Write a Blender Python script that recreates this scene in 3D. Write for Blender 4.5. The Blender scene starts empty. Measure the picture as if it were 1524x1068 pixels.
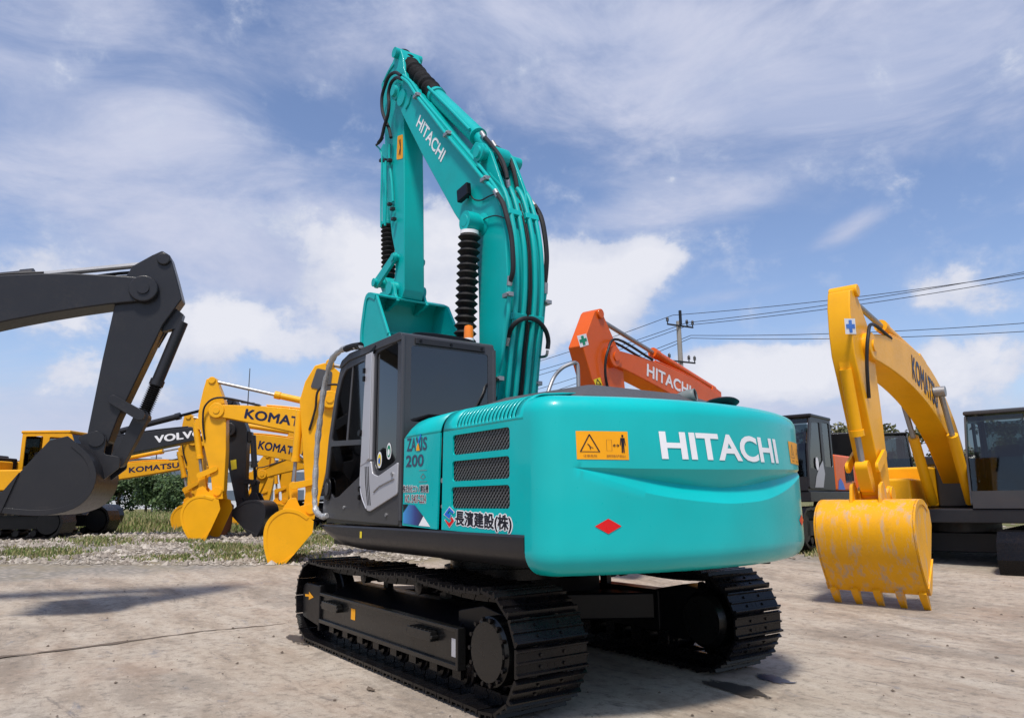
import bpy, bmesh, math, random
from mathutils import Vector, Matrix
random.seed(7)
SC = bpy.context.scene
COL = SC.collection
PI = math.pi
# ------------------------------------------------------------------ camera
CX, CY, CZ, YAW, PIT, ROL, FPX = -6.19816, 4.28293, 1.45409, -0.61468, 0.192684, -0.0101357, 1083.69
Dv = Vector((math.cos(PIT)*math.cos(YAW), math.cos(PIT)*math.sin(YAW), math.sin(PIT)))
R0 = Vector((math.sin(YAW), -math.cos(YAW), 0)); U0 = R0.cross(Dv)
Rv = math.cos(ROL)*R0 + math.sin(ROL)*U0
Uv = -math.sin(ROL)*R0 + math.cos(ROL)*U0
CAM = Vector((CX, CY, CZ))
RH = R0.copy(); DH = Vector((math.cos(YAW), math.sin(YAW), 0))
cam = bpy.data.cameras.new('camera'); co = bpy.data.objects.new('camera', cam); COL.objects.link(co)
M = Matrix(((Rv.x, Uv.x, -Dv.x, CX), (Rv.y, Uv.y, -Dv.y, CY), (Rv.z, Uv.z, -Dv.z, CZ), (0, 0, 0, 1)))
co.matrix_world = M
cam.sensor_width = 36; cam.sensor_fit = 'HORIZONTAL'; cam.lens = FPX/1524*36
cam.clip_start = 0.05; cam.clip_end = 3000
SC.camera = co
def ray(u, v): return Dv + (u-762)/FPX*Rv - (v-534)/FPX*Uv

# ------------------------------------------------------------------ materials
MATS = {}
class NT:
    def __init__(s, nt): s.nt = nt
    def n(s, t, **k):
        x = s.nt.nodes.new(t)
        for a, b in k.items():
            if a[0] == '_': x.inputs[a[1:].replace('_', ' ')].default_value = b
            else: setattr(x, a, b)
        return x
    def l(s, a, b): s.nt.links.new(a, b)
    def val(s, x, inp):
        if hasattr(x, 'is_output') or isinstance(x, bpy.types.NodeSocket): s.l(x, inp)
        else: inp.default_value = x
    def m(s, op, a, b=0.0, c=0.0, clamp=False):
        x = s.nt.nodes.new('ShaderNodeMath'); x.operation = op; x.use_clamp = clamp
        s.val(a, x.inputs[0]); s.val(b, x.inputs[1])
        if op in ('MULTIPLY_ADD', 'SMOOTH_MIN', 'SMOOTH_MAX'): s.val(c, x.inputs[2])
        return x.outputs[0]
    def noise(s, co, scale, det=4, rough=.55, dist=0):
        x = s.nt.nodes.new('ShaderNodeTexNoise'); x.inputs['Scale'].default_value = scale
        x.inputs['Detail'].default_value = det; x.inputs['Roughness'].default_value = rough; x.inputs['Distortion'].default_value = dist
        if co is not None: s.l(co, x.inputs['Vector'])
        return x.outputs['Fac']
    def ramp(s, f, stops, interp='LINEAR'):
        x = s.nt.nodes.new('ShaderNodeValToRGB'); s.l(f, x.inputs[0]); x.color_ramp.interpolation = interp
        e = x.color_ramp.elements
        while len(e) < len(stops): e.new(0.5)
        for i, (p, c) in enumerate(stops):
            e[i].position = p; e[i].color = (c, c, c, 1) if isinstance(c, (int, float)) else (*c, 1)
        return x.outputs[0]
    def mix(s, f, a, b):
        x = s.nt.nodes.new('ShaderNodeMix'); x.data_type = 'RGBA'
        s.val(f, x.inputs[0])
        for v, i in ((a, 6), (b, 7)):
            if isinstance(v, tuple): x.inputs[i].default_value = (*v, 1)
            else: s.l(v, x.inputs[i])
        return x.outputs[2]
    def mapr(s, f, a, b, c=0., d=1., smooth=False):
        x = s.nt.nodes.new('ShaderNodeMapRange'); s.l(f, x.inputs[0])
        if smooth: x.interpolation_type = 'SMOOTHSTEP'
        for i, v in enumerate((a, b, c, d)): x.inputs[i+1].default_value = v
        return x.outputs[0]
    def mapping(s, co, loc=(0, 0, 0), rot=(0, 0, 0), sc=(1, 1, 1)):
        x = s.nt.nodes.new('ShaderNodeMapping'); s.l(co, x.inputs[0])
        x.inputs[1].default_value = loc; x.inputs[2].default_value = rot; x.inputs[3].default_value = sc
        return x.outputs[0]

def newmat(name):
    m = bpy.data.materials.new(name); m.use_nodes = True
    nt = m.node_tree; b = nt.nodes['Principled BSDF']
    MATS[name] = m
    return m, NT(nt), b
def paint(name, col, rough=.35, metal=0., coat=0., dirt=.15, dirtcol=(.12, .10, .075), spec=.28, scale=3., bump=.0, wear=0., wearcol=(.35, .3, .26)):
    m, n, b = newmat(name)
    tc = n.n('ShaderNodeTexCoord').outputs['Object']
    f1 = n.noise(tc, scale, 6, .6); f2 = n.noise(tc, scale*9, 4, .6)
    d = n.mapr(f1, .45, .75)
    d = n.m('MULTIPLY', d, n.mapr(f2, .35, .7)); d = n.m('MULTIPLY', d, dirt, clamp=True)
    c = n.mix(d, tuple(col), dirtcol)
    v = n.mapr(n.noise(tc, scale*.6, 2), .3, .7, .93, 1.05)
    hs = n.n('ShaderNodeHueSaturation'); n.l(v, hs.inputs['Value']); n.l(c, hs.inputs['Color']); c = hs.outputs[0]
    if wear > 0:
        w = n.noise(n.mapping(tc, sc=(1.6, 1.6, .3)), 6, 10, .75)
        w = n.mapr(w, .62-wear*.12, .68)
        c = n.mix(w, c, wearcol)
    n.l(c, b.inputs['Base Color'])
    r = n.mapr(f2, .3, .8, rough*.85, min(1, rough*1.25)); n.l(r, b.inputs['Roughness'])
    b.inputs['Metallic'].default_value = metal
    b.inputs['Specular IOR Level'].default_value = spec
    b.inputs['Coat Weight'].default_value = coat; b.inputs['Coat Roughness'].default_value = .06
    bp = n.n('ShaderNodeBump'); bp.inputs['Strength'].default_value = max(0, .06 + bump); bp.inputs['Distance'].default_value = .004
    n.l(n.noise(tc, 22 if bump == 0 else 60, 3), bp.inputs['Height']); n.l(bp.outputs[0], b.inputs['Normal'])
    return m
TQ = (.0, .425, .415)
turq = paint('turquoise_paint', TQ, .32, coat=.28, dirt=.05)
turq_d = paint('turquoise_boom_paint', (.0, .385, .365), .38, coat=.12, dirt=.10)
yel = paint('yellow_paint', (.86, .40, .003), .42, coat=.1, dirt=.18, dirtcol=(.30, .16, .03))
yelw = paint('worn_yellow_paint', (.80, .37, .004), .5, dirt=.4, dirtcol=(.3, .17, .05), wear=1.0, wearcol=(.42, .33, .26))
yelold = paint('old_yellow_paint', (.74, .34, .005), .5, dirt=.35, dirtcol=(.25, .14, .04))
orange = paint('orange_paint', (.66, .10, .004), .4, coat=.15, dirt=.2, dirtcol=(.2, .05, .02))
brorange = paint('bright_orange_paint', (.78, .13, .01), .4, coat=.15, dirt=.1)
dkgrey = paint('dark_grey_paint', (.020, .020, .023), .38, coat=.06, dirt=.12)
frameblk = paint('gloss_black_frame', (.006, .006, .006), .3, coat=.12, dirt=.12, dirtcol=(.03, .025, .02), spec=.3)
cabgrey = paint('cab_grey_paint', (.050, .050, .055), .33, coat=.2, dirt=.12)
hoodgrey = paint('hood_grey', (.075, .075, .08), .6, dirt=.2)
black = paint('black_paint', (.004, .004, .005), .34, coat=.04, spec=.2, dirt=.15, dirtcol=(.05, .045, .04))
trk = paint('track_black', (.004, .004, .005), .28, coat=.0, dirt=.5, dirtcol=(.028, .017, .010), bump=.1, spec=.24)
rubber = paint('hose_rubber', (.014, .014, .016), .55, dirt=.2)
bellow = paint('bellows_rubber', (.008, .008, .009), .6, dirt=.2)
cloth = paint('black_sleeve_cloth', (.007, .007, .008), .9, dirt=.3, bump=1.2, spec=.2)
silver, _n, _b = newmat('silver_panel'); _b.inputs['Base Color'].default_value = (.46, .46, .48, 1); _b.inputs['Roughness'].default_value = .35; _b.inputs['Metallic'].default_value = .25
chrome = paint('steel', (.36, .36, .36), .5, metal=.8, dirt=.2)
rustm = paint('rusty_steel', (.16, .06, .03), .8, dirt=.6, dirtcol=(.07, .04, .025))
white = paint('white_lettering', (.80, .80, .80), .4, dirt=.03)
blackl = paint('black_lettering', (.012, .012, .02), .4, dirt=.03)
navy = paint('navy_lettering', (.015, .017, .05), .4, dirt=.03)
greyl = paint('grey_lettering', (.05, .07, .12), .4, dirt=.03)
darkred = paint('dark_red_lettering', (.12, .01, .02), .4, dirt=.03)
redl = paint('red_marking', (.65, .01, .012), .3, dirt=.03)
bluel = paint('blue_marking', (.02, .14, .55), .3, dirt=.03)
greenl = paint('green_marking', (.01, .25, .12), .4, dirt=.03)
decy = paint('decal_orange', (.85, .36, .005), .4, dirt=.05)
decyel = paint('decal_yellow', (.80, .62, .03), .4, dirt=.05)
exhm = paint('exhaust_grey', (.16, .18, .175), .5, dirt=.2)
foil = paint('wrapped_foil', (.45, .45, .44), .35, metal=.5, dirt=.5, dirtcol=(.15, .14, .13), bump=2., scale=8)
interior = paint('cab_interior', (.02, .02, .022), .7)
dark = paint('engine_bay_dark', (.012, .012, .013), .8)
meshm = paint('grille_steel', (.13, .13, .13), .4, metal=.3, dirt=.2)
woodpole = paint('concrete_pole', (.30, .28, .25), .9, dirt=.4)
cable = paint('cable_black', (.02, .02, .025), .6)
wallm = paint('white_wall', (.62, .63, .65), .8, dirt=.3)
winm = paint('far_window', (.12, .15, .19), .3)
def glassmat(name, tint, refl=(1, 1, 1), ior=2.0):
    m = bpy.data.materials.new(name); m.use_nodes = True; nt = m.node_tree; nt.nodes.clear(); n = NT(nt)
    o = n.n('ShaderNodeOutputMaterial'); tr = n.n('ShaderNodeBsdfTransparent'); tr.inputs[0].default_value = (*tint, 1)
    g = n.n('ShaderNodeBsdfGlossy'); g.inputs[0].default_value = (*refl, 1); g.inputs['Roughness'].default_value = .03
    fr = n.n('ShaderNodeFresnel'); fr.inputs[0].default_value = ior
    mx = n.n('ShaderNodeMixShader'); n.l(fr.outputs[0], mx.inputs[0]); n.l(tr.outputs[0], mx.inputs[1]); n.l(g.outputs[0], mx.inputs[2]); n.l(mx.outputs[0], o.inputs[0])
    return m
glass = glassmat('tinted_glass', (.08, .09, .10), ior=1.85)
glassc = glassmat('clear_glass', (.45, .52, .52), ior=1.5)
m, n, amber = newmat('amber_plastic'); amber.inputs['Base Color'].default_value = (.85, .22, .01, 1); amber.inputs['Roughness'].default_value = .2; amber.inputs['Subsurface Weight'].default_value = .2
amberm = m
m, n, b = newmat('decal_blue_fade'); tc = n.n('ShaderNodeTexCoord').outputs['Generated']
sx = n.n('ShaderNodeSeparateXYZ'); n.l(tc, sx.inputs[0])
n.l(n.ramp(sx.outputs[0], [(0, (.02, .02, .05)), (.4, (.03, .05, .2)), (1, (.05, .28, .62))]), b.inputs['Base Color']); bluefade = m

# ------------------------------------------------------------------ mesh helpers
class MB:
    def __init__(s): s.v = []; s.f = []
    def add(s, vs, fs):
        o = len(s.v); s.v += [tuple(x) for x in vs]; s.f += [tuple(i+o for i in f) for f in fs]; return s
    def box(s, x0, x1, y0, y1, z0, z1, rot=None, piv=None):
        vs = [Vector((x, y, z)) for x in (x0, x1) for y in (y0, y1) for z in (z0, z1)]
        if rot is not None:
            p = Vector(piv) if piv is not None else Vector(((x0+x1)/2, (y0+y1)/2, (z0+z1)/2))
            vs = [p + rot @ (w-p) for w in vs]
        return s.add(vs, [(0, 1, 3, 2), (4, 6, 7, 5), (0, 4, 5, 1), (2, 3, 7, 6), (0, 2, 6, 4), (1, 5, 7, 3)])
    def prism(s, poly, t0, t1, ax='y'):
        n_ = len(poly)
        if ax == 'y': f = lambda p, t: (p[0], t, p[1])
        elif ax == 'x': f = lambda p, t: (t, p[0], p[1])
        else: f = lambda p, t: (p[0], p[1], t)
        vs = [f(p, t0) for p in poly] + [f(p, t1) for p in poly]
        fs = [tuple(range(n_)), tuple(range(2*n_-1, n_-1, -1))] + [(i, i+n_, (i+1) % n_+n_, (i+1) % n_) for i in range(n_)]
        return s.add(vs, fs)
    def tube(s, pts, r, seg=8, cap=True):
        pts = [Vector(p) for p in pts]; n_ = len(pts)
        rs = r if isinstance(r, (list, tuple)) else [r]*n_
        t = (pts[1]-pts[0]).normalized(); a = t.orthogonal().normalized(); vs = []
        for i, p in enumerate(pts):
            if i == 0: tt = pts[1]-pts[0]
            elif i == n_-1: tt = pts[-1]-pts[-2]
            else: tt = (pts[i+1]-p).normalized() + (p-pts[i-1]).normalized()
            if tt.length < 1e-9: tt = t
            tt = tt.normalized(); a = (a - tt*a.dot(tt)); a = a.normalized() if a.length > 1e-6 else tt.orthogonal().normalized(); b_ = tt.cross(a)
            for k in range(seg):
                an = 2*PI*k/seg; vs.append(p + rs[i]*(math.cos(an)*a + math.sin(an)*b_))
        fs = [(i*seg+k, i*seg+(k+1) % seg, (i+1)*seg+(k+1) % seg, (i+1)*seg+k) for i in range(n_-1) for k in range(seg)]
        if cap: fs += [tuple(range(seg-1, -1, -1)), tuple((n_-1)*seg+k for k in range(seg))]
        return s.add(vs, fs)
    def cyl(s, p0, p1, r, seg=20, r2=None): return s.tube([p0, p1], [r, r if r2 is None else r2], seg)
    def lathe(s, p0, p1, prof, seg=24):
        p0 = Vector(p0); p1 = Vector(p1); d = p1-p0
        pts = []; rs = []
        for a, r in prof: pts.append(p0+d*a); rs.append(max(r, 1e-4))
        t = d.normalized(); a = t.orthogonal().normalized(); b_ = t.cross(a); vs = []
        for p, r in zip(pts, rs):
            for k in range(seg): an = 2*PI*k/seg; vs.append(p+r*(math.cos(an)*a+math.sin(an)*b_))
        m_ = len(pts)
        fs = [(i*seg+k, i*seg+(k+1) % seg, (i+1)*seg+(k+1) % seg, (i+1)*seg+k) for i in range(m_-1) for k in range(seg)]
        fs += [tuple(range(seg-1, -1, -1)), tuple((m_-1)*seg+k for k in range(seg))]
        return s.add(vs, fs)
    def build(s, name, mat, parent=None, bevel=0., smooth=True, angle=35, seg=2, loc=None):
        me = bpy.data.meshes.new(name); me.from_pydata(s.v, [], s.f); me.validate()
        bm = bmesh.new(); bm.from_mesh(me); bmesh.ops.recalc_face_normals(bm, faces=bm.faces); bm.to_mesh(me); bm.free()
        o = bpy.data.objects.new(name, me); COL.objects.link(o)
        for m_ in (mat if isinstance(mat, (list, tuple)) else [mat]): me.materials.append(m_)
        if smooth:
            me.shade_smooth()
            me.set_sharp_from_angle(angle=math.radians(angle))
        if parent is not None: o.parent = parent
        if loc is not None: o.location = loc
        if bevel > 0:
            b_ = o.modifiers.new('bevel', 'BEVEL'); b_.width = bevel; b_.segments = seg; b_.limit_method = 'ANGLE'; b_.angle_limit = math.radians(35); b_.harden_normals = smooth
        return o
def tag(o, label=None, cat=None, group=None, kind=None):
    if label: o['label'] = label
    if cat: o['category'] = cat
    if group: o['group'] = group
    if kind: o['kind'] = kind
    return o
def empty(name, loc=(0, 0, 0), rz=0., label=None, cat=None, group=None):
    o = bpy.data.objects.new(name, None); COL.objects.link(o); o.location = loc; o.rotation_euler = (0, 0, rz); o.empty_display_size = .3
    return tag(o, label, cat, group)
def sm(pts, n_=8):
    P = [Vector(p) for p in pts]; P = [2*P[0]-P[1]] + P + [2*P[-1]-P[-2]]; out = []
    for i in range(1, len(P)-2):
        for k in range(n_):
            t = k/n_; a, b_, c, d = P[i-1:i+3]
            out.append(.5*((2*b_)+(c-a)*t+(2*a-5*b_+4*c-d)*t*t+(3*b_-a-3*c+d)*t**3))
    out.append(P[-2]); return out
def plate(outer, holes, t0, t1, name, mat, parent, ax='y', bevel=0.):
    """flat plate with real openings: 2D curve fill"""
    cu = bpy.data.curves.new(name, 'CURVE'); cu.dimensions = '2D'; cu.fill_mode = 'BOTH'; cu.extrude = abs(t1-t0)/2
    for poly in [outer]+holes:
        sp = cu.splines.new('POLY'); sp.points.add(len(poly)-1); sp.use_cyclic_u = True
        for p, q in zip(sp.points, poly): p.co = (q[0], q[1], 0, 1)
    ob = bpy.data.objects.new('tmp', cu); COL.objects.link(ob)
    me = bpy.data.meshes.new_from_object(ob.evaluated_get(bpy.context.evaluated_depsgraph_get()))
    bpy.data.objects.remove(ob)
    tm = (t0+t1)/2
    vs = []
    for v in me.vertices:
        x, y, z = v.co
        vs.append((x, tm+z, y) if ax == 'y' else (tm+z, x, y))
    mb = MB(); mb.add(vs, [tuple(p.vertices) for p in me.polygons]); bpy.data.meshes.remove(me)
    me2 = bpy.data.meshes.new(name); me2.from_pydata(mb.v, [], mb.f); bm = bmesh.new(); bm.from_mesh(me2)
    bmesh.ops.remove_doubles(bm, verts=bm.verts, dist=1e-5); bmesh.ops.recalc_face_normals(bm, faces=bm.faces); bm.to_mesh(me2); bm.free()
    o = bpy.data.objects.new(name, me2); COL.objects.link(o); me2.materials.append(mat); o.parent = parent
    return o
def rrect(x0, x1, z0, z1, r=.02, n_=4):
    out = []
    for cx_, cz_, a0 in ((x1-r, z1-r, 0), (x0+r, z1-r, 90), (x0+r, z0+r, 180), (x1-r, z0+r, 270)):
        for k in range(n_+1):
            a = math.radians(a0+90*k/n_); out.append((cx_+r*math.cos(a), cz_+r*math.sin(a)))
    return out
def rpoly(pts, r=.03, n_=4):
    """round the corners of a polygon"""
    out = []; N = len(pts)
    for i in range(N):
        p = Vector(pts[i]); a = Vector(pts[i-1]); b_ = Vector(pts[(i+1) % N])
        da = (a-p); db = (b_-p); rr = min(r, da.length*.45, db.length*.45)
        A = p+da.normalized()*rr; B = p+db.normalized()*rr
        for k in range(n_+1):
            t = k/n_; q = (1-t)**2*A+2*t*(1-t)*p+t*t*B; out.append((q.x, q.y))
    return out
_tc = {}
def text2d(s, bold=.0, spacing=1.):
    key = (s, bold, spacing)
    if key in _tc: return _tc[key]
    cu = bpy.data.curves.new('t', 'FONT'); cu.body = s; cu.size = 1; cu.offset = bold; cu.space_character = spacing; cu.resolution_u = 4
    ob = bpy.data.objects.new('t', cu); COL.objects.link(ob)
    me = bpy.data.meshes.new_from_object(ob.evaluated_get(bpy.context.evaluated_depsgraph_get()))
    bpy.data.objects.remove(ob)
    xs = [v.co.x for v in me.vertices]; ys = [v.co.y for v in me.vertices]
    x0, x1, y0, y1 = min(xs), max(xs), min(ys), max(ys)
    vs = [((v.co.x-x0)/(x1-x0), (v.co.y-y0)/(y1-y0)) for v in me.vertices]; fs = [tuple(p.vertices) for p in me.polygons]
    _tc[key] = (vs, fs); return vs, fs
def strokes(segs, w):
    """list of polylines (2D) -> quads of width w"""
    vs = []; fs = []
    for pl in segs:
        for a, b_ in zip(pl[:-1], pl[1:]):
            a_ = Vector(a); c = Vector(b_); d = (c-a_); L_ = d.length
            if L_ < 1e-6: continue
            d /= L_; n_ = Vector((-d.y, d.x))*w/2; e = d*w*.3
            o = len(vs); vs += [tuple(a_-e-n_), tuple(c+e-n_), tuple(c+e+n_), tuple(a_-e+n_)]; fs.append((o, o+1, o+2, o+3))
    return vs, fs
def quadmap(q):
    """q: TL, TR, BR, BL (any dim) -> map of (x,y in 0..1, y up)"""
    TL, TR, BR, BL = [Vector(p) for p in q]
    return lambda x, y: (TL*(1-x)+TR*x)*y + (BL*(1-x)+BR*x)*(1-y)
def flatmesh(name, vf, mp, mat, parent, cuts=0):
    vs, fs = vf
    if cuts:
        me = bpy.data.meshes.new('x'); me.from_pydata([(x, y, 0) for x, y in vs], [], fs); bm = bmesh.new(); bm.from_mesh(me)
        for i in range(1, cuts):
            bmesh.ops.bisect_plane(bm, geom=bm.verts[:]+bm.edges[:]+bm.faces[:], plane_co=(i/cuts, 0, 0), plane_no=(1, 0, 0))
        bm.verts.index_update(); vs = [(v.co.x, v.co.y) for v in bm.verts]; fs = [tuple(v.index for v in f.verts) for f in bm.faces]; bm.free(); bpy.data.meshes.remove(me)
    me = bpy.data.meshes.new(name); me.from_pydata([tuple(mp(x, y)) for x, y in vs], [], fs)
    o = bpy.data.objects.new(name, me); COL.objects.link(o); me.materials.append(mat); o.parent = parent
    return o
SQ = ([(0, 0), (1, 0), (1, 1), (0, 1)], [(0, 1, 2, 3)])
def disc(n_=24): return ([(.5+.5*math.cos(2*PI*k/n_), .5+.5*math.sin(2*PI*k/n_)) for k in range(n_)], [tuple(range(n_))])

def shifted(name, s_, qf, offs, mat, parent, base, n_=8, spacing=1.):
    vs, fs = text2d(s_, 0., spacing); V, F = [], []
    ar = offs
    for k in range(n_+1):
        dx = 0 if k == n_ else ar[0]*math.cos(2*PI*k/n_); dy = 0 if k == n_ else ar[1]*math.sin(2*PI*k/n_)
        o = len(V); V += [(x+dx, y+dy, k) for x, y in vs]; F += [tuple(i+o for i in f) for f in fs]
    me = bpy.data.meshes.new(name); me.from_pydata([tuple(qf(x, y)+Vector((0, base+k*.00012, 0))) for x, y, k in V], [], F)
    o = bpy.data.objects.new(name, me); COL.objects.link(o); me.materials.append(mat); o.parent = parent
    return o
def boldtext(name, s_, qf, dx, dy, mat, parent, sgn=1, n_=6, bold=.0, x0=0., x1=1.):
    vs, fs = text2d(s_, bold, 1.04); V, F = [], []
    a, b_, c_ = Vector(qf(0, 0)), Vector(qf(1, 0)), Vector(qf(0, 1)); nn = (b_-a).cross(c_-a).normalized()
    for k in range(n_+1):
        ddx = 0 if k == n_ else dx*math.cos(2*PI*k/n_); ddy = 0 if k == n_ else dy*math.sin(2*PI*k/n_)
        o = len(V); V += [tuple(Vector(qf(x0+(x+ddx)*(x1-x0), y+ddy))+nn*k*.0004) for x, y in vs]; F += [tuple(i+o for i in f) for f in fs]
    me = bpy.data.meshes.new(name); me.from_pydata(V, [], F); o = bpy.data.objects.new(name, me); COL.objects.link(o); me.materials.append(mat); o.parent = parent
    return o
class Frame:
    def __init__(s, loc, ang):
        s.o = Vector(loc); s.a = ang; s.x = Vector((math.cos(ang), math.sin(ang), 0)); s.y = Vector((-math.sin(ang), math.cos(ang), 0))
    def L(s, u, v, t):
        d = ray(u, v); k = (s.o+s.y*t-CAM).dot(s.y)/d.dot(s.y); w = CAM+d*k-s.o
        return (w.dot(s.x), w.z)
    def P(s, u, v, t): a, z = s.L(u, v, t); return (a, t, z)

# ------------------------------------------------------------------ ground height
HK = [(0, 0), (9.5, 0), (12, .09), (16, .27), (22, .45), (32, .6), (60, .8), (3000, .8)]
def gh(x, y):
    r = math.hypot(x-CX, y-CY)
    for (a, ha), (b_, hb) in zip(HK[:-1], HK[1:]):
        if r <= b_: t = (r-a)/(b_-a); return ha+(hb-ha)*t
    return .8
def gpt(u, d):
    """ground point at image column u, horizontal distance d along view"""
    p = CAM + DH*d + RH*((u-762)/FPX*d*1.02); return Vector((p.x, p.y, gh(p.x, p.y)))

# ================================================================== MAIN EXCAVATOR
F0 = Frame((0, 0, 0), 0)
main = empty('excavator', (0, 0, 0), 0, 'large turquoise excavator with black tracks, parked on the concrete in the foreground', 'excavator')
L0 = lambda pts, t: [F0.L(u, v, t) for u, v in pts]
P0 = F0.P
def Z(pts, s, ox, oy): return [(ox+x/s, oy+y/s) for x, y in pts]

# ---- crawlers
def shoe_mesh():
    mb = MB(); hw = .30; L_ = .19
    prof = [(-.096, -.004), (-.088, .018), (-.080, .034), (-.068, .034), (-.060, .008), (-.012, .008), (-.006, .024), (.006, .024), (.012, .008), (.062, .008), (.070, .026), (.080, .026), (.090, -.006), (.082, -.012), (-.088, -.012)]
    mb.prism(prof, -hw, hw)
    for sx in (-.036, .037):
        for sy in (-.10, .10): mb.cyl((sx, sy, .007), (sx, sy, .020), .012, 6)
    mb.box(-.046, -.022, -.04, -.015, .0075, .010); mb.box(-.046, -.022, .015, .04, .0075, .010)
    return mb
RC, FCX, CZT, RT = -1.725, 1.69, .435, .392
def track_path(N=49):
    pts = []
    for i in range(400): t = i/400; pts.append((FCX-(FCX-RC)*t, None))   # top, front to rear
    out = []
    top = [(FCX-(FCX-RC)*t, CZT+RT+.03*abs(math.sin(2*PI*t*1.0+.4))*(1-abs(2*t-1)) ) for t in [k/120 for k in range(121)]]
    top = [(x, z + (-.022*math.sin(PI*((k/120*3) % 1)))) for k, (x, z) in enumerate(top)]
    rear = [(RC+RT*math.cos(a), CZT+RT*math.sin(a)) for a in [PI/2+PI*k/60 for k in range(1, 60)]]
    bot = [(RC+(FCX-RC)*k/120, CZT-RT + .0) for k in range(121)]
    front = [(FCX+RT*math.cos(a), CZT+RT*math.sin(a)) for a in [-PI/2+PI*k/60 for k in range(1, 60)]]
    out = top+rear+bot+front
    out = [Vector(p) for p in out]; n_ = len(out); cum = [0]
    for i in range(n_): cum.append(cum[-1]+(out[(i+1) % n_]-out[i]).length)
    T = cum[-1]; res = []; j = 0
    for k in range(N):
        s_ = (k+.35)*T/N
        while cum[j+1] < s_: j += 1
        a = out[j]; b_ = out[(j+1) % n_]; t = (s_-cum[j])/(cum[j+1]-cum[j]); p = a+(b_-a)*t
        q = out[(j+6) % n_]-out[(j-5) % n_]
        res.append((p.x, p.y, math.atan2(q.y, q.x)))
    return res, T/N
TP, PITCH = track_path()
shoe0 = None
def crawler(yc, side):
    global shoe0
    cr = MB(); o_ = side  # outer side sign
    yo = yc+o_*.24; yi = yc-o_*.24
    ys = sorted((yc-o_*.20, yc+o_*.17))
    # frame body: pentagon section
    sec = [(yc+o_*.19, .26), (yc+o_*.19, .50), (yc-o_*.02, .63), (yc-o_*.20, .63), (yc-o_*.20, .26)]
    cr.prism(sec, -1.18, 1.42, 'x')
    base = cr.build('crawler', black, main, bevel=.012)
    # side guard panel with lips
    g = MB(); a, b_ = sorted((yc+o_*.19, yc+o_*.235)); g.box(-1.30, 1.50, a, b_, .27, .52)
    a, b_ = sorted((yc+o_*.19, yc+o_*.262)); g.box(-1.30, 1.50, a, b_, .505, .535); g.box(-1.30, 1.50, a, b_, .235, .275)
    g.box(-1.33, -1.295, a, b_, .235, .535)
    g.build('side_guard', frameblk, base, bevel=.006)
    g = MB(); a, b_ = sorted((yc-o_*.12, yc+o_*.25)); g.prism(rpoly([(1.50, .19), (2.0, .24), (2.02, .55), (1.95, .60), (1.50, .60)], .04), a, b_); g.box(1.47, 1.505, a-.012, b_+.012, .15, .61)
    g.build('idler_guard', black, base, bevel=.012)
    # idler wheel & sprocket
    mb = MB(); mb.lathe((FCX, yc-.10, CZT), (FCX, yc+.10, CZT), [(0, .28), (0, .33), (.25, .335), (.3, .36), (.7, .36), (.75, .335), (1, .33), (1, .28)], 36); mb.build('idler', trk, base)
    mb = MB(); n_ = 21; pol = []
    for k in range(n_*4):
        r_ = .345 if k % 4 in (0, 1) else .29; an = 2*PI*k/(n_*4); pol.append((RC+r_*math.cos(an), CZT+r_*math.sin(an)))
    mb.prism(pol, yc-.03, yc+.03); mb.build('sprocket', trk, base, bevel=.004)
    mb = MB(); yy = yc+o_*.04; y2 = yc+o_*.25
    mb.lathe((RC+.03, yc-o_*.22, CZT-.01), (RC+.03, y2, CZT-.01), [(0, .20), (.1, .24), (.55, .24), (.6, .235), (.93, .235), (.96, .205), (1, .20)], 32)
    mb.build('drive_motor_cover', frameblk, base)
    for k in range(14): mb = MB(); an = 2*PI*k/14; c_ = (RC+.03+.218*math.cos(an), CZT-.01+.218*math.sin(an)); mb.cyl((c_[0], y2-o_*.02, c_[1]), (c_[0], y2+o_*.006, c_[1]), .016, 6); mb.build('cover_bolt', trk, base)
    # swept bracket between frame and sprocket
    mb = MB(); a, b_ = sorted((yc-o_*.17, yc+o_*.12)); mb.prism([(-1.1, .24), (-1.1, .63), (-1.45, .70), (-1.75, .66), (-1.55, .45), (-1.5, .22)], a, b_); mb.build('sprocket_bracket', black, base, bevel=.01)
    # rollers
    for k in range(8):
        x = -1.22+k*.355
        mb = MB(); mb.lathe((x, yc-.165, .195), (x, yc+.165, .195), [(0, .05), (.02, .085), (.12, .085), (.14, .105), (.2, .105), (.21, .075), (.79, .075), (.8, .105), (.86, .105), (.88, .085), (.98, .085), (1, .05)], 20)
        for sy in (-1, 1): mb.box(x-.06, x+.06, yc+sy*.19-.015, yc+sy*.19+.015, .16, .28)
        mb.build('track_roller', trk, base)
    for x in (.72, -.42):
        mb = MB(); mb.lathe((x, yc-.12, .745), (x, yc+.12, .745), [(0, .04), (.03, .065), (.3, .065), (.32, .05), (.68, .05), (.7, .065), (.97, .065), (1, .04)], 20)
        mb.box(x-.05, x+.05, yc-o_*.16-.03, yc-o_*.16+.03, .60, .78); mb.build('carrier_roller', trk, base)
    # steps
    for x in (1.12, -.78):
        mb = MB(); a = yc+o_*.235; b2 = yc+o_*.30
        mb.box(x-.2, x+.2, min(a, b2), max(a, b2), .395, .47)
        for q in (-.21, .21): mb.cyl((x+q, a, .43), (x+q, b2, .43), .016, 8)
        mb.build('step', frameblk, base, bevel=.008)
        mb = MB()
        for k in range(6): mb.box(x-.18+k*.064, x-.165+k*.064, min(a, b2), max(a, b2), .47, .478)
        mb.build('step_teeth', frameblk, base)
    # inner chain
    mb = MB()
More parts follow.
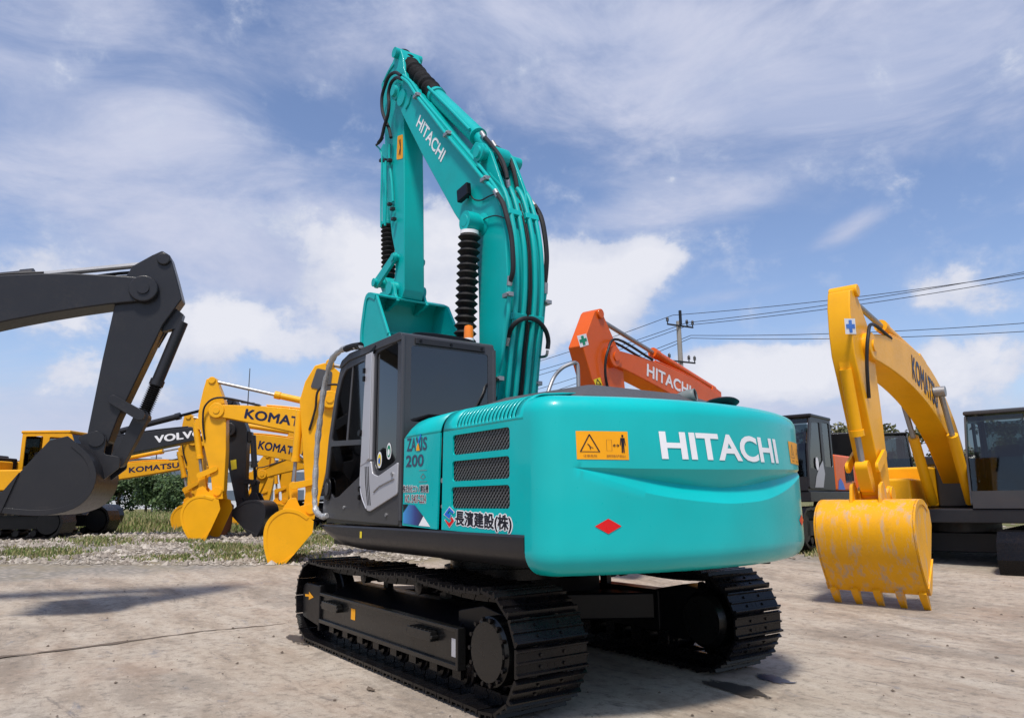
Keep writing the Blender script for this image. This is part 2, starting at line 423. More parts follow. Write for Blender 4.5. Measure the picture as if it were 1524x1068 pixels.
    for (x, z, an) in TP:
        R_ = Matrix.Rotation(-an, 3, 'Y'); p = Vector((x, 0, z))
        for sy in (-.085, .085):
            q = MB(); q.box(-.09, .09, yc+sy-.02, yc+sy+.02, -.0, .085)
            for v in q.v:
                w = R_ @ Vector((v[0], 0, v[2])); mb.v.append((w.x+x, v[1], w.z+z))
            o2 = len(mb.v)-8; mb.f += [tuple(i+o2 for i in f) for f in q.f]
        w = R_ @ Vector((.09, 0, .042)); mb.cyl((x+w.x, yc-.11, z+w.z), (x+w.x, yc+.11, z+w.z), .028, 8)
    mb.build('track_chain', trk, base)
    for (x, z, an) in TP:
        if shoe0 is None:
            o2 = shoe_mesh().build('track_shoe', trk, base, angle=25); shoe0 = o2
        else:
            o2 = shoe0.copy(); COL.objects.link(o2); o2.parent = base
        # outward normal points away from loop: path runs top front->rear, so outward = left-hand rotated
        o2.location = (x, yc, z); o2.rotation_euler = (0, -an+PI, 0)
    return base
cl = crawler(1.10, 1); crr = crawler(-1.10, -1)
# decals on left side guard
flatmesh('arrow_decal', ([(0, .35), (.45, .42), (.45, .1), (1, .5), (.45, .95), (.45, .65), (0, .6)], [(0, 1, 2, 3, 4, 5, 6)]), lambda x, y: (1.93-.26*x, 1.354, .42+.10*y), decy, cl)
flatmesh('warning_decal', SQ, lambda x, y: (.70-.10*x, 1.338, .36+.10*y), decy, cl)
flatmesh('maker_plate', SQ, lambda x, y: (-1.20-.06*x, 1.338, .32+.13*y), silver, cl)
# car body
mb = MB(); mb.box(-.55, .55, -.75, .75, .42, .74)
for sx in (-1, 1):
    for sy in (-1, 1):
        mb.prism([(sx*.35, sy*.3), (sx*.62, sy*.15), (sx*1.15, sy*.95), (sx*.75, sy*.95)], .36, .60, 'z')
mb.build('car_body', black, main, bevel=.02)
mb = MB(); mb.lathe((0, 0, .74), (0, 0, 1.02), [(0, .62), (.35, .62), (.36, .56), (.6, .56), (.61, .66), (1, .66)], 40); mb.build('slew_ring', trk, main)

# ---- upper platform
mb = MB(); mb.box(-2.2, 1.35, -1.30, 1.28, 1.03, 1.22); mb.box(-1.9, 1.2, -.5, .5, 1.22, 1.3)
mb.build('platform', black, main, bevel=.01)
mb = MB(); sec = [(1.395, 1.235), (1.408, 1.22), (1.408, 1.14), (1.39, 1.09), (1.31, 1.02), (1.20, 1.0), (1.20, 1.235)]
xs = [(-2.232, 0), (.6, 0), (1.0, .02), (1.3, .075), (1.43, .12)]
for i, (x, dz) in enumerate(xs):
    mb.v += [(x, y, z if z > 1.2 else z+dz) for y, z in sec]
k = len(sec)
for i in range(len(xs)-1): mb.f += [(i*k+j, i*k+(j+1) % k, (i+1)*k+(j+1) % k, (i+1)*k+j) for j in range(k)]
mb.f += [tuple(range(k)), tuple(range(4*k, 5*k))]
sk = mb.build('side_skirt', dkgrey, main, bevel=.006)
flatmesh('square_decal', SQ, lambda x, y: (.38-.045*x, 1.411, 1.13+.06*y), decyel, sk)
mb = MB(); mb.box(-2.1, 1.3, -1.408, -1.2, 1.0, 1.235); mb.build('side_skirt', dkgrey, main, bevel=.02)

# ---- counterweight
HWD = 1.40
def plan():
    pts = [(-2.236, HWD)]
    Rr = 2.90; cx_ = -2.80+Rr
    rc = .23
    # rear arc from angle to angle, corner circle tangent to y=HWD line and arc
    yc = HWD-rc; dx = math.sqrt((Rr-rc)**2-yc**2); cc = (cx_-dx, yc)
    th = math.atan2(yc, -dx)
    for k in range(1, 4): pts.append((-2.236+(cc[0]+2.236)*k/4, HWD))
    a0 = PI/2; a1 = th
    for k in range(19): a = a0+(a1-a0)*k/18; pts.append((cc[0]+rc*math.cos(a), cc[1]+rc*math.sin(a)))
    for k in range(1, 110):
        a = th+(2*PI-2*th)*k/110; pts.append((cx_+Rr*math.cos(a), Rr*math.sin(a)))
    for k in range(19): a = a1+(a0-a1)*k/18; pts.append((cc[0]+rc*math.cos(a), -(cc[1]+rc*math.sin(a))))
    for k in range(3, -1, -1): pts.append((-2.236+(cc[0]+2.236)*k/4, -HWD))
    return [Vector(p) for p in pts]
PL = plan(); NPL = len(PL)
PN = []
for i in range(NPL):
    t = (PL[min(i+1, NPL-1)]-PL[max(i-1, 0)]).normalized(); n_ = Vector((t.y, -t.x))
    PN.append(n_ if n_.dot(PL[i]-Vector((-1.5, 0))) > 0 else -n_)
CUM = [0]
for i in range(1, NPL): CUM.append(CUM[-1]+(PL[i]-PL[i-1]).length)
def cw_hit(u, v):
    d = ray(u, v); best = None
    for i in range(NPL-1):
        a = PL[i]; e = PL[i+1]-a; den = d.x*e.y-d.y*e.x
        if abs(den) < 1e-9: continue
        w = a-Vector((CX, CY)); t = (w.x*e.y-w.y*e.x)/den; s_ = (w.x*d.y-w.y*d.x)/den
        if t > 0 and -.001 <= s_ <= 1.001 and (best is None or t < best[0]): best = (t, CUM[i]+s_*e.length)
    if best is None:   # past the silhouette: clamp to the tangent point
        best = min(((abs((PL[i].x-CX)*d.y-(PL[i].y-CY)*d.x)), i) for i in range(NPL)); i = best[1]
        t = ((PL[i].x-CX)*d.x+(PL[i].y-CY)*d.y)/(d.x*d.x+d.y*d.y); best = (t, CUM[i])
    return (best[1], CZ+d.z*best[0])
def cw_at(a, z, off=.004):
    i = 0
    while i < NPL-2 and CUM[i+1] < a: i += 1
    t = (a-CUM[i])/(CUM[i+1]-CUM[i]); p = PL[i].lerp(PL[i+1], t); n_ = PN[i].lerp(PN[i+1], t).normalized()
    p = p+n_*off; return Vector((p.x, p.y, z))
ZB, ZT, RB, RTP = .972, 2.15, .155, .12
up = [cw_hit(u, v) for u, v in ((858, 695), (960, 697), (1062, 698), (1130, 698), (1188, 699))]
cr_ = [cw_hit(u, v) for u, v in ((858, 696), (941, 708), (1001, 717), (1062, 723.5), (1107, 724), (1152, 716), (1190, 703))]
lo = [cw_hit(u, v) for u, v in ((858, 697), (926, 722), (986, 738), (1062, 747.5), (1107, 748), (1152, 739), (1190, 709))]
def interp(tab, a):
    if a <= tab[0][0]: return tab[0][1]
    for (x0, y0), (x1, y1) in zip(tab[:-1], tab[1:]):
        if a <= x1: t = (a-x0)/(x1-x0); return y0+(y1-y0)*t
    return tab[-1][1]
def smooth_tab(tab, n_=12):
    P = sm([(x, y, 0) for x, y in tab], n_); return [(p.x, p.y) for p in P]
up = smooth_tab(up); cr_ = smooth_tab(cr_); lo = smooth_tab(lo)
A0, A1 = lo[0][0], lo[-1][0]
mb = MB(); rows = None
for i in range(NPL):
    a = CUM[i]; zu = interp(up, a); zc = interp(cr_, a); zl = interp(lo, a)
    if a > A1:  # run out towards the right corner
        f = max(0, 1-(a-A1)/.12); zu0 = up[-1][1]; zc = zu0+(cr_[-1][1]-zu0)*f; zl = zu0+(lo[-1][1]-zu0)*f; zu = zu0
    zu = max(zu, zc+1e-3); zl = min(zl, zc-1e-3)
    dep = min(.08, (zu-zc)*.8) if (zu-zc > .0025 and a > A0) else 0
    if dep == 0: zu = zc+.01; zl = zc-.01
    col = []
    for k in range(9): t = k/8*PI/2; col.append((ZB+RB*(1-math.cos(t)), RB*(1-math.sin(t))))
    zz0 = ZB+RB
    for k in range(1, 8): col.append((zz0+(zl-zz0)*k/8, 0))
    col.append((zl, 0))
    for k in range(1, 4): col.append((zl+(zc-zl)*k/4, dep*(k/4)))
    col.append((zc, dep))
    for k in range(1, 3): col.append((zc+(zu-zc)*k/3, dep*(1-k/3)))
    col.append((zu, 0))
    zt = ZT-RTP
    for k in range(1, 8): col.append((zu+(zt-zu)*k/8, 0))
    for k in range(0, 9): t = k/8*PI/2; col.append((zt+RTP*math.sin(t), RTP*(1-math.cos(t))))
    rows = len(col)
    edge = min(a, CUM[-1]-a)
    for z, ins in col:
        p = PL[i]-PN[i]*ins; mb.v.append((p.x, p.y, z))
for i in range(NPL-1):
    for j in range(rows-1): mb.f.append((i*rows+j, (i+1)*rows+j, (i+1)*rows+j+1, i*rows+j+1))
mb.f.append(tuple(i*rows+rows-1 for i in range(NPL))); mb.f.append(tuple(i*rows for i in range(NPL)))
mb.f.append(tuple(range(rows)) + tuple((NPL-1)*rows+j for j in range(rows-1, -1, -1)))
cw = mb.build('counterweight', turq, main, angle=28)
def cwq(px): 
    q = quadmap([Vector(cw_hit(u, v)) for u, v in px])
    return lambda off: (lambda x, y: (lambda s_: cw_at(s_[0], s_[1], off))(q(x, y)))
q = cwq([(979.5, 641), (1152.5, 653), (1158.5, 689.5), (985, 683)])
flatmesh('lettering', text2d('HITACHI', .028, .98), q(.004), white, cw, 40)
def warn(px, parent, qf):
    dcl = flatmesh('warning_decal', SQ, qf(.003), decy, parent, 6)
    S = strokes([[(.07, .27), (.43, .27), (.25, .88), (.07, .27)]], .022)
    flatmesh('warning_symbol', S, qf(.006), blackl, dcl)
    S = strokes([[(.21, .55), (.25, .47), (.26, .36)], [(.25, .45), (.31, .40)]], .018); flatmesh('warning_symbol', S, qf(.006), blackl, dcl)
    S = strokes([[(.57, .31), (.67, .31), (.67, .70), (.57, .70), (.57, .31)]], .006); flatmesh('warning_symbol', S, qf(.006), rustm, dcl)
    S = strokes([[(.70, .5), (.81, .5)], [(.73, .54), (.70, .5), (.73, .46)], [(.78, .54), (.81, .5), (.78, .46)]], .018); flatmesh('warning_symbol', S, qf(.006), blackl, dcl)
    S = ([(.83, .52), (.845, .77), (.93, .77), (.945, .52), (.93, .50), (.915, .72), (.918, .25), (.893, .25), (.888, .50), (.882, .25), (.858, .25), (.86, .72), (.845, .50)], [(0, 1, 11, 12), (1, 2, 5, 8, 11), (2, 3, 4, 5), (5, 6, 7, 8), (8, 9, 10, 11)])
    flatmesh('warning_symbol', S, qf(.006), blackl, dcl)
    v_, f_ = disc(12); flatmesh('warning_symbol', ([(.888+(x-.5)*.042, .84+(y-.5)*.095) for x, y in v_], f_), qf(.006), blackl, dcl)
    for s_, x0, x1 in (('注意危险', .12, .38), ('旋转范围内严禁站人', .56, .94)):
        v_, f_ = text2d(s_); flatmesh('warning_text', ([(x0+x*(x1-x0), .08+y*.09) for x, y in v_], f_), qf(.006), rustm, dcl)
warn(None, cw, cwq([(856.5, 641), (933.5, 642), (936, 684), (858.5, 683)]))
warn(None, cw, cwq([(1172, 656), (1191, 660), (1196, 692), (1176.5, 689)]))
DM = ([(0, .5), (.5, 0), (1, .5), (.5, 1)], [(0, 1, 2, 3)])
flatmesh('reflector', DM, cwq([(885, 771.5), (924.5, 771), (925, 794), (885, 794)])(.004), redl, cw, 6)
flatmesh('reflector', DM, cwq([(1189, 765), (1196.8, 765), (1197, 782), (1189, 782)])(.004), redl, cw, 4)
mb = MB(); mb.cyl((-2.3, -1.0, .93), (-2.3, -1.0, .99), .05, 12); mb.build('drain_plug', black, main)

# ---- side panels with real openings
zt_ = 2.0; ys_ = 1.385
def shoulder(x0, x1, name, parent, mat, slots=None, arc_r=.20):
    mb = MB(); cols = []
    if slots: 
        xs_ = [x0]
        for (s0, s1) in slots: xs_ += [s0, s1]
        xs_.append(x1)
    else: xs_ = [x0, x1]
    prof = [(ys_-arc_r*(1-math.cos(a)), zt_+arc_r*.95*math.sin(a)) for a in [PI/2*k/12 for k in range(13)]]
    prof += [(1.05, zt_+.205), (.9, zt_+.215)]
    k_ = len(prof); vs = [(x, y, z) for x in xs_ for y, z in prof]; fs = []
    for i in range(len(xs_)-1):
        for j in range(k_-1):
            if slots and i % 2 == 1 and 1 <= j < 10: continue
            fs.append((i*k_+j, (i+1)*k_+j, (i+1)*k_+j+1, i*k_+j+1))
    mb.add(vs, fs); o = mb.build(name, mat, parent, angle=60)
    s_ = o.modifiers.new('solid', 'SOLIDIFY'); s_.thickness = .012; s_.offset = -1
    return o
fp = plate(rpoly([(-.445, 1.262), (-1.045, 1.242), (-1.085, zt_), (-.455, zt_)], .004), [], 1.37, ys_, 'service_door', turq, main)
# rounded upper part of the front door falling toward the cab
mb = MB(); prof = [(ys_-.2*(1-math.cos(a)), .19*math.sin(a)) for a in [PI/2*k/12 for k in range(13)]] + [(1.05, .205), (.9, .215)]
xs_ = [(-.455, -.05), (-.475, .0), (-.51, .03), (-.56, .045), (-.64, .05), (-1.085, .05)]
vs = []; k_ = len(prof)
for (x, dz) in xs_:
    f = max(.12, min(1, (dz+.05)/.1)); vs += [(x-(.02*z/.2), y, zt_+z*f*(.93 if x > -1 else 1)) for y, z in prof]
mb.add(vs, [(i*k_+j, (i+1)*k_+j, (i+1)*k_+j+1, i*k_+j+1) for i in range(len(xs_)-1) for j in range(k_-1)])
o = mb.build('service_door_top', turq, fp, angle=60); s_ = o.modifiers.new('solid', 'SOLIDIFY'); s_.thickness = .012; s_.offset = -1
GR = [(-2.055, -1.28, 1.808, 1.962), (-2.05, -1.275, 1.608, 1.762), (-2.05, -1.265, 1.405, 1.565)]
rp = plate([(-1.115, 1.242), (-2.232, 1.218), (-2.232, zt_), (-1.135, zt_)], [rrect(a, b_, c, d, .028) for a, b_, c, d in GR], 1.37, ys_, 'engine_side_panel', turq, main)
sl = [(-1.33-.0485*k-.022, -1.33-.0485*k) for k in range(17)]; sl = sorted(sl)
shoulder(-2.232, -1.135, 'louvred_shoulder', rp, turq, sl)
for a, b_, c, d in GR:
    mb = MB(); w = .0052; st = .040
    for sgn, yy in ((1, 1.358), (-1, 1.364)):
        x = a-(d-c)
        while x < b_+(d-c):
            p, q_ = (x, c), (x+(d-c), d)
            if sgn < 0: p, q_ = (x, d), (x+(d-c), c)
            # clip
            dx = q_[0]-p[0]; t0 = max(0, (a-p[0])/dx); t1 = min(1, (b_-p[0])/dx)
            if t1 > t0:
                P_ = [p[0]+dx*t0, p[1]+(q_[1]-p[1])*t0]; Q_ = [p[0]+dx*t1, p[1]+(q_[1]-p[1])*t1]
                nx, nz = -(Q_[1]-P_[1]), (Q_[0]-P_[0]); ln = math.hypot(nx, nz); nx *= w/ln; nz *= w/ln
                mb.prism([(P_[0]-nx, P_[1]-nz), (Q_[0]-nx, Q_[1]-nz), (Q_[0]+nx, Q_[1]+nz), (P_[0]+nx, P_[1]+nz)], yy, yy+.005)
            x += st
    mb.build('grille', meshm, rp, smooth=False)
mb = MB(); mb.box(-2.2, -1.13, 1.0, 1.25, 1.26, 2.02)
for k in range(3): mb.box(-2.15, -1.2, 1.25, 1.27, 1.42+.2*k, 1.47+.2*k)
mb.tube([(-2.1, 1.28, 1.5), (-1.7, 1.29, 1.55), (-1.25, 1.28, 1.45)], .03); mb.build('radiator_core', dark, main)
mb = MB(); mb.box(-1.135, -1.06, 1.1, 1.35, 1.25, 2.1); mb.build('door_pillar', dark, main)
mb = MB(); mb.cyl((-1.10, 1.36, 1.62), (-1.10, 1.375, 1.62), .02, 10); mb.cyl((-1.10, 1.36, 1.42), (-1.10, 1.375, 1.42), .015, 10); mb.build('hinge', chrome, fp)
# lettering on side
def sq(px, t, off=.003):
    return quadmap([Vector((F0.L(u, v, t)[0], t+off, F0.L(u, v, t)[1])) for u, v in px])
def z5(*p): return Z(p, 4.852, 590, 590)
flatmesh('lettering', text2d('ZA', .02), sq(z5((78, 300), (145, 296), (142, 390), (76, 394)), ys_), greyl, fp)
flatmesh('lettering', text2d('IS', .02), sq(z5((180, 292), (224, 288), (221, 384), (177, 388)), ys_), greyl, fp)
flatmesh('lettering', strokes([[(.15, .95), (.85, .05)]], .26), sq(z5((142, 296), (180, 292), (178, 388), (143, 391)), ys_), greyl, fp)
flatmesh('lettering', strokes([[(.95, 1.15), (.45, .5)]], .2), sq(z5((142, 296), (180, 292), (178, 388), (143, 391)), ys_, .005), bluel, fp)
flatmesh('lettering', ([(.1, 0), (.85, 0), (.5, .62), (.2, .3)], [(0, 1, 2, 3)]), sq(z5((142, 296), (180, 292), (178, 388), (143, 391)), ys_, .006), decy, fp)
flatmesh('lettering', text2d('200', .02), sq(z5((72, 425), (200, 412), (197, 502), (70, 508)), ys_), greyl, fp)
flatmesh('door_latch', strokes([[(0, 1), (1, 1)], [(0, 0), (1, 0)], [(.5, .7), (.2, .4), (.5, .25), (.8, .4), (.5, .7)]], .05), sq(z5((165, 532), (222, 530), (222, 612), (165, 614)), ys_), chrome, fp)
for (s_, px, bd) in (('株式会社コンノ建設機', z5((50, 640), (232, 636), (232, 690), (48, 690)), .0), ('NO.15407-2224', z5((64, 708), (214, 708), (214, 768), (62, 762)), .01)):
    ar = (.012, .085) if s_[0] == 'N' else (.010, .09)
    shifted('lettering_outline', s_, sq(px, ys_, 0), ar, white, fp, .001)
    shifted('lettering', s_, sq(px, ys_, 0), (.002, .015), darkred if s_[0] == 'N' else blackl, fp, .003, 4)
G5 = lambda x, y, off=.003: Vector((F0.L(590+x/4.852, 590+y/4.852, ys_)[0], ys_+off, F0.L(590+x/4.852, 590+y/4.852, ys_)[1]))
def poly5(name, pts, mat, par, off=.003):
    me = bpy.data.meshes.new(name); me.from_pydata([tuple(G5(x, y, off)) for x, y in pts], [], [tuple(range(len(pts)))])
    o = bpy.data.objects.new(name, me); COL.objects.link(o); me.materials.append(mat); o.parent = par; return o
poly5('swoosh_decal', [(50, 776), (88, 776), (50, 835)], blackl, fp)
poly5('swoosh_decal', [(92, 778), (135, 782), (195, 862), (160, 930), (50, 912), (50, 840)], bluefade, fp)
poly5('swoosh_decal', [(197, 862), (246, 938), (162, 930)], white, fp)
for pts, mt in (([(385, 797), (418, 832), (412, 845), (386, 822), (372, 840), (400, 852), (385, 880), (349, 850)], bluel), ([(385, 942), (420, 895), (405, 868), (392, 880), (402, 892), (385, 912), (358, 885), (354, 892)], redl)):
    cxx = sum(p[0] for p in pts)/8; cyy = sum(p[1] for p in pts)/8
    poly5('emblem', [(cxx+(x-cxx)*1.15, cyy+(y-cyy)*1.15) for x, y in pts], white, rp, .0025); poly5('emblem', pts, mt, rp, .005)
px = z5((430, 822), (832, 858), (832, 985), (428, 940))
shifted('lettering_outline', '長濱建設(株)', sq(px, ys_, 0), (.022, .09), white, rp, .001, 12)
shifted('lettering', '長濱建設(株)', sq(px, ys_, 0), (.0065, .028), blackl, rp, .003, 8)

# ---- hood on top
mb = MB()
b0 = [(-2.33, 1.02, 2.10), (-.95, 1.18, 2.10), (-.95, -1.2, 2.10), (-2.33, -.80, 2.10)]
b1 = [(-2.33, .98, 2.185), (-.97, 1.10, 2.195), (-.97, -1.15, 2.195), (-2.33, -.76, 2.185)]
b2 = [(-2.16, .72, 2.30), (-1.05, .74, 2.33), (-1.05, -.85, 2.33), (-2.16, -.30, 2.30)]
mb.add(b0+b1+b2, [(0, 1, 5, 4), (1, 2, 6, 5), (2, 3, 7, 6), (3, 0, 4, 7), (4, 5, 9, 8), (5, 6, 10, 9), (6, 7, 11, 10), (7, 4, 8, 11), (8, 9, 10, 11), (3, 2, 1, 0)])
hood = mb.build('engine_hood', hoodgrey, main, bevel=.035, seg=3)
mb = MB(); mb.tube(sm([P0(815, 585, .22), P0(824, 562, .14), P0(836, 548, .08), P0(850, 541, 0), P0(857, 540, -.06), P0(860, 548, -.08), P0(861, 585, -.08)], 6), .018, 10); mb.build('handrail', chrome, hood)
mb = MB(); mb.tube(sm([(-2.10, -.27, 2.05), (-2.10, -.27, 2.19), (-2.14, -.285, 2.265), (-2.25, -.335, 2.29)], 4), .055, 20, cap=False); o = mb.build('exhaust_pipe', exhm, hood)
s_ = o.modifiers.new('solid', 'SOLIDIFY'); s_.thickness = .006
mb = MB(); mb.cyl((-2.235, -.328, 2.288), (-2.24, -.33, 2.289), .052, 16); mb.build('pipe_mouth', dark, o); mb = MB(); mb.lathe((-2.40, -.46, 2.185), (-2.39, -.465, 2.232), [(0, .05), (.1, .12), (.45, .145), (.75, .13), (.95, .07), (1, .02)], 24); mb.build('filler_cap', rubber, hood)
mb = MB(); mb.box(-2.05, -1.2, -1.39, -1.2, 1.25, 2.0); mb.box(-1.15, .2, -1.37, -.52, 1.24, 2.02); mb.box(.25, 1.3, -1.37, -.6, 1.24, 1.75)
mb.box(-2.22, -1.2, -1.2, 1.0, 1.22, 2.09)
mb.build('right_side_housing', turq, main, bevel=.05, seg=3)

# ---- cab
CBX = -.365
side = [(CBX, 1.262), (CBX, 2.955), (.80, 2.955), (.98, 2.925), (1.08, 2.85), (1.20, 2.60), (1.34, 2.14), (1.40, 1.75), (1.43, 1.40), (1.43, 1.30)]
wU = rpoly([(.45, 2.845), (.93, 2.82), (1.03, 2.74), (1.15, 2.52), (1.27, 2.10), (.45, 2.06)], .04)
wL = rpoly([(.45, 2.01), (1.27, 2.045), (1.335, 1.76), (1.35, 1.64), (1.15, 1.50), (1.0, 1.52), (.46, 1.72)], .03)
wR = rpoly([(.19, 2.87), (-.285, 2.90), (-.285, 1.815), (-.02, 1.74), (.12, 1.74), (.19, 1.86)], .05)
cab = plate(rpoly(side, .03), [wU, wL, wR], 1.345, 1.38, 'cab', cabgrey, main)
mb = MB(); f_ = rpoly(side, .03)
# far side, floor, front posts
plate(f_, [rpoly([(.9, 2.8), (1.15, 2.3), (1.25, 1.7), (-.25, 1.7), (-.25, 2.85)], .05)], .40, .43, 'right_side_frame', cabgrey, cab)
mb.box(CBX+.02, 1.40, .43, 1.345, 1.25, 1.32)
for y0 in (.43, 1.27):
    for (xa, za), (xb, zb) in zip(side[3:-1], side[4:]):
        mb.prism([(xa-.04, za), (xa, za), (xb, zb), (xb-.04, zb)], y0, y0+.07)
mb.box(1.35, 1.40, .43, 1.34, 1.3, 1.55)
mb.build('cab_floor_and_posts', cabgrey, cab)
# roof
mb = MB(); vs = []
secs = [(CBX-.02, 2.93, 1.0), (CBX+.04, 2.965, .97), (.2, 2.975, .97), (.85, 2.965, .97), (1.0, 2.93, 1.0)]
mb.prism(rpoly([(CBX-.015, 2.90), (CBX-.015, 2.955), (CBX+.03, 2.975), (.82, 2.975), (1.02, 2.93), (1.09, 2.86), (1.0, 2.86), (.85, 2.90)], .02), .395, 1.395)
roof = mb.build('roof', cabgrey, cab, bevel=.018, seg=3)
mb = MB(); prof = []
for k in range(13): a = PI*k/12; prof.append((.90+.36*math.cos(a), 2.965+.055*math.sin(a)**.6))
mb.prism(prof, CBX+.06, .75, 'x'); mb.build('roof_hatch', black, roof, bevel=.01)
# rear face
rear = plate(rpoly([(.40, 1.9), (1.378, 1.9), (1.378, 2.93), (.40, 2.93)], .03), [rpoly([(.475, 2.16), (1.305, 2.16), (1.305, 2.85), (.475, 2.85)], .03)], CBX-.035, CBX, 'rear_frame', cabgrey, cab, ax='x')
mb = MB(); mb.box(CBX-.034, CBX-.001, .40, 1.378, 1.25, 1.9); mb.build('rear_wall', cabgrey, cab)
mb = MB(); mb.box(CBX-.055, CBX-.035, .52, 1.27, 2.865, 2.925); mb.build('rear_trim', dkgrey, cab, bevel=.008)
for y in (.56, .9, 1.22): mb = MB(); mb.cyl((CBX-.062, y, 2.895), (CBX-.05, y, 2.895), .014, 8); mb.build('trim_bolt', black, cab)
mb = MB(); mb.tube([(CBX-.02, 1.375, 1.3), (CBX-.02, 1.375, 2.93)], .022, 10); mb.build('corner_post', cabgrey, cab)
mb = MB(); mb.tube([(CBX-.02, .405, 1.3), (CBX-.02, .405, 2.9)], .026, 10); mb.build('corner_post', cabgrey, cab)
def paney(poly, y, nm='window', par=cab, mat=glass):
    mb = MB(); mb.prism(poly, y-.006, y); return mb.build(nm, mat, par, smooth=False)
grow = lambda P, c: [(sum(p[0] for p in P)/len(P)+(x-sum(p[0] for p in P)/len(P))*c, sum(p[1] for p in P)/len(P)+(z-sum(p[1] for p in P)/len(P))*c) for x, z in P]
for w in (wU, wL, wR): paney(grow(w, 1.03), 1.366)
mb = MB(); mb.prism([(.465+.28, 2.84), (.49+.28, 2.84), (.78-.0+.09, 2.07), (.835, 2.07)], 1.368, 1.376); mb.build('window_divider', hoodgrey, cab)
mb = MB(); mb.box(CBX-.03, CBX-.022, .46, 1.32, 2.14, 2.87); rg = mb.build('rear_window', glass, cab, smooth=False)
mb = MB(); mb.prism([(1.0+.05, 2.86), (1.33, 2.14), (1.41, 1.75), (1.42, 1.5), (1.41, 1.5), (1.40, 1.75), (1.32, 2.14), (1.04, 2.86)], .45, 1.33); mb.build('windscreen', glass, cab, smooth=False)
paney(grow(rpoly([(.9, 2.8), (1.15, 2.3), (1.25, 1.7), (-.25, 1.7), (-.25, 2.85)], .05), 1.03), .42, mat=glass)
# silver pillar and panel
mb = MB(); mb.prism([(.385, 2.885), (.22, 2.89), (.215, 1.85), (.44, 1.80)], 1.378, 1.402); mb.prism([(.28, 2.87), (.225, 2.87), (.22, 1.86), (.29, 1.84)], 1.402, 1.412)
pil = mb.build('door_pillar', silver, cab, bevel=.006)
mb = MB(); mb.prism(rpoly([(.455, 1.83), (.215, 1.84), (.17, 1.72), (.05, 1.69), (-.355, 1.80), (-.35, 1.525), (.20, 1.375), (.27, 1.38), (.33, 1.46), (.44, 1.60)], .02), 1.379, 1.397)
sp_ = mb.build('silver_panel', silver, cab, bevel=.006)
mb = MB()
for k in range(3): mb.prism([(.335-.035*k, 1.79), (.325-.035*k, 1.79), (.30-.035*k, 1.62), (.245-.03*k, 1.43), (.255-.03*k, 1.43), (.312-.035*k, 1.62)], 1.396, 1.400)
mb.build('panel_louvre', black, sp_)
mb = MB(); mb.tube([(-.30, 1.402, 1.66), (0, 1.402, 1.60), (.12, 1.402, 1.55)], .006, 6); mb.cyl((-.26, 1.395, 1.70), (-.26, 1.41, 1.70), .018, 12); mb.build('panel_seam', chrome, sp_)
mb = MB()
for z0 in (2.62, 2.70): mb.box(.375, .40, 1.40, 1.425, z0, z0+.05)
for z0 in (1.48, 1.56): mb.box(.44, .465, 1.385, 1.41, z0, z0+.05)
mb.build('door_hinge', black, cab, bevel=.004)
mb = MB(); mb.tube(sm([(.455, 1.385, 1.83), (.45, 1.388, 1.62), (.40, 1.388, 1.50), (.30, 1.388, 1.40)], 5), .009, 6); mb.build('door_seal', silver, cab)
mb = MB(); mb.prism(rpoly([(.30, 2.90), (.16, 2.945), (.16, 2.93), (.29, 2.80)], .01), 1.381, 1.40); mb.cyl((.46, 1.38, 2.12), (.46, 1.42, 2.12), .03, 12); mb.build('door_handle', black, cab)
for (x, z) in ((.85, 1.41), (-.12, 1.345)): mb = MB(); mb.cyl((x, 1.38, z), (x, 1.392, z), .016, 10); mb.build('latch', chrome, cab)
# round lamp at cab foot
mb = MB(); q_ = [(1.29+.095*math.cos(a), 1.60+.12*math.sin(a)) for a in [2*PI*k/24 for k in range(24)]]; mb.prism(q_, 1.381, 1.40); lm = mb.build('round_vent', black, cab, bevel=.01)
mb = MB(); q_ = [(1.29+.05*math.cos(a), 1.60+.07*math.sin(a)) for a in [2*PI*k/24 for k in range(24)]]; mb.prism(q_, 1.40, 1.408); mb.build('vent_centre', cabgrey, lm, bevel=.004)
for (u, v, mt) in ((578, 671, white), (564, 684, white)):
    a, z = F0.L(u, v, 1.375); v_, f2 = disc(24)
    st_ = flatmesh('sticker', (v_, f2), (lambda a_, z_: lambda x, y: (a_-(x-.5)*.10, 1.3695, z_+(y-.5)*.15))(a, z), white, cab)
    flatmesh('sticker_print', (v_, f2), (lambda a_, z_: lambda x, y: (a_-(x-.5)*.07, 1.3715, z_+(y-.5)*.11))(a, z), greenl if u == 578 else decyel, st_)
    flatmesh('sticker_print', (v_, f2), (lambda a_, z_: lambda x, y: (a_-(x-.5)*.045, 1.3725, z_-.01+(y-.5)*.06))(a, z), white if u == 578 else bluel, st_)
# interior
mb = MB(); mb.box(-.15, .35, .62, 1.15, 1.32, 1.72); mb.box(-.2, -.06, .64, 1.13, 1.72, 2.35); mb.box(-.2, -.1, .75, 1.02, 2.38, 2.6)
mb.build('seat', interior, cab, bevel=.04, seg=3)
mb = MB(); mb.box(-.1, .5, .48, .60, 1.32, 1.85); mb.box(-.1, .5, 1.18, 1.30, 1.32, 1.85); mb.tube([(.5, .54, 1.85), (.55, .54, 2.05)], .02); mb.tube([(.5, 1.24, 1.85), (.55, 1.24, 2.05)], .02)
mb.build('console', interior, cab, bevel=.02)
mb = MB()
for k in range(9): mb.box(CBX+.05, CBX+.06, .5+k*.09, .53+k*.09, 1.9, 2.2)
mb.box(CBX+.03, CBX+.25, .46, 1.32, 1.85, 2.24); mb.build('parcel_shelf', interior, cab)
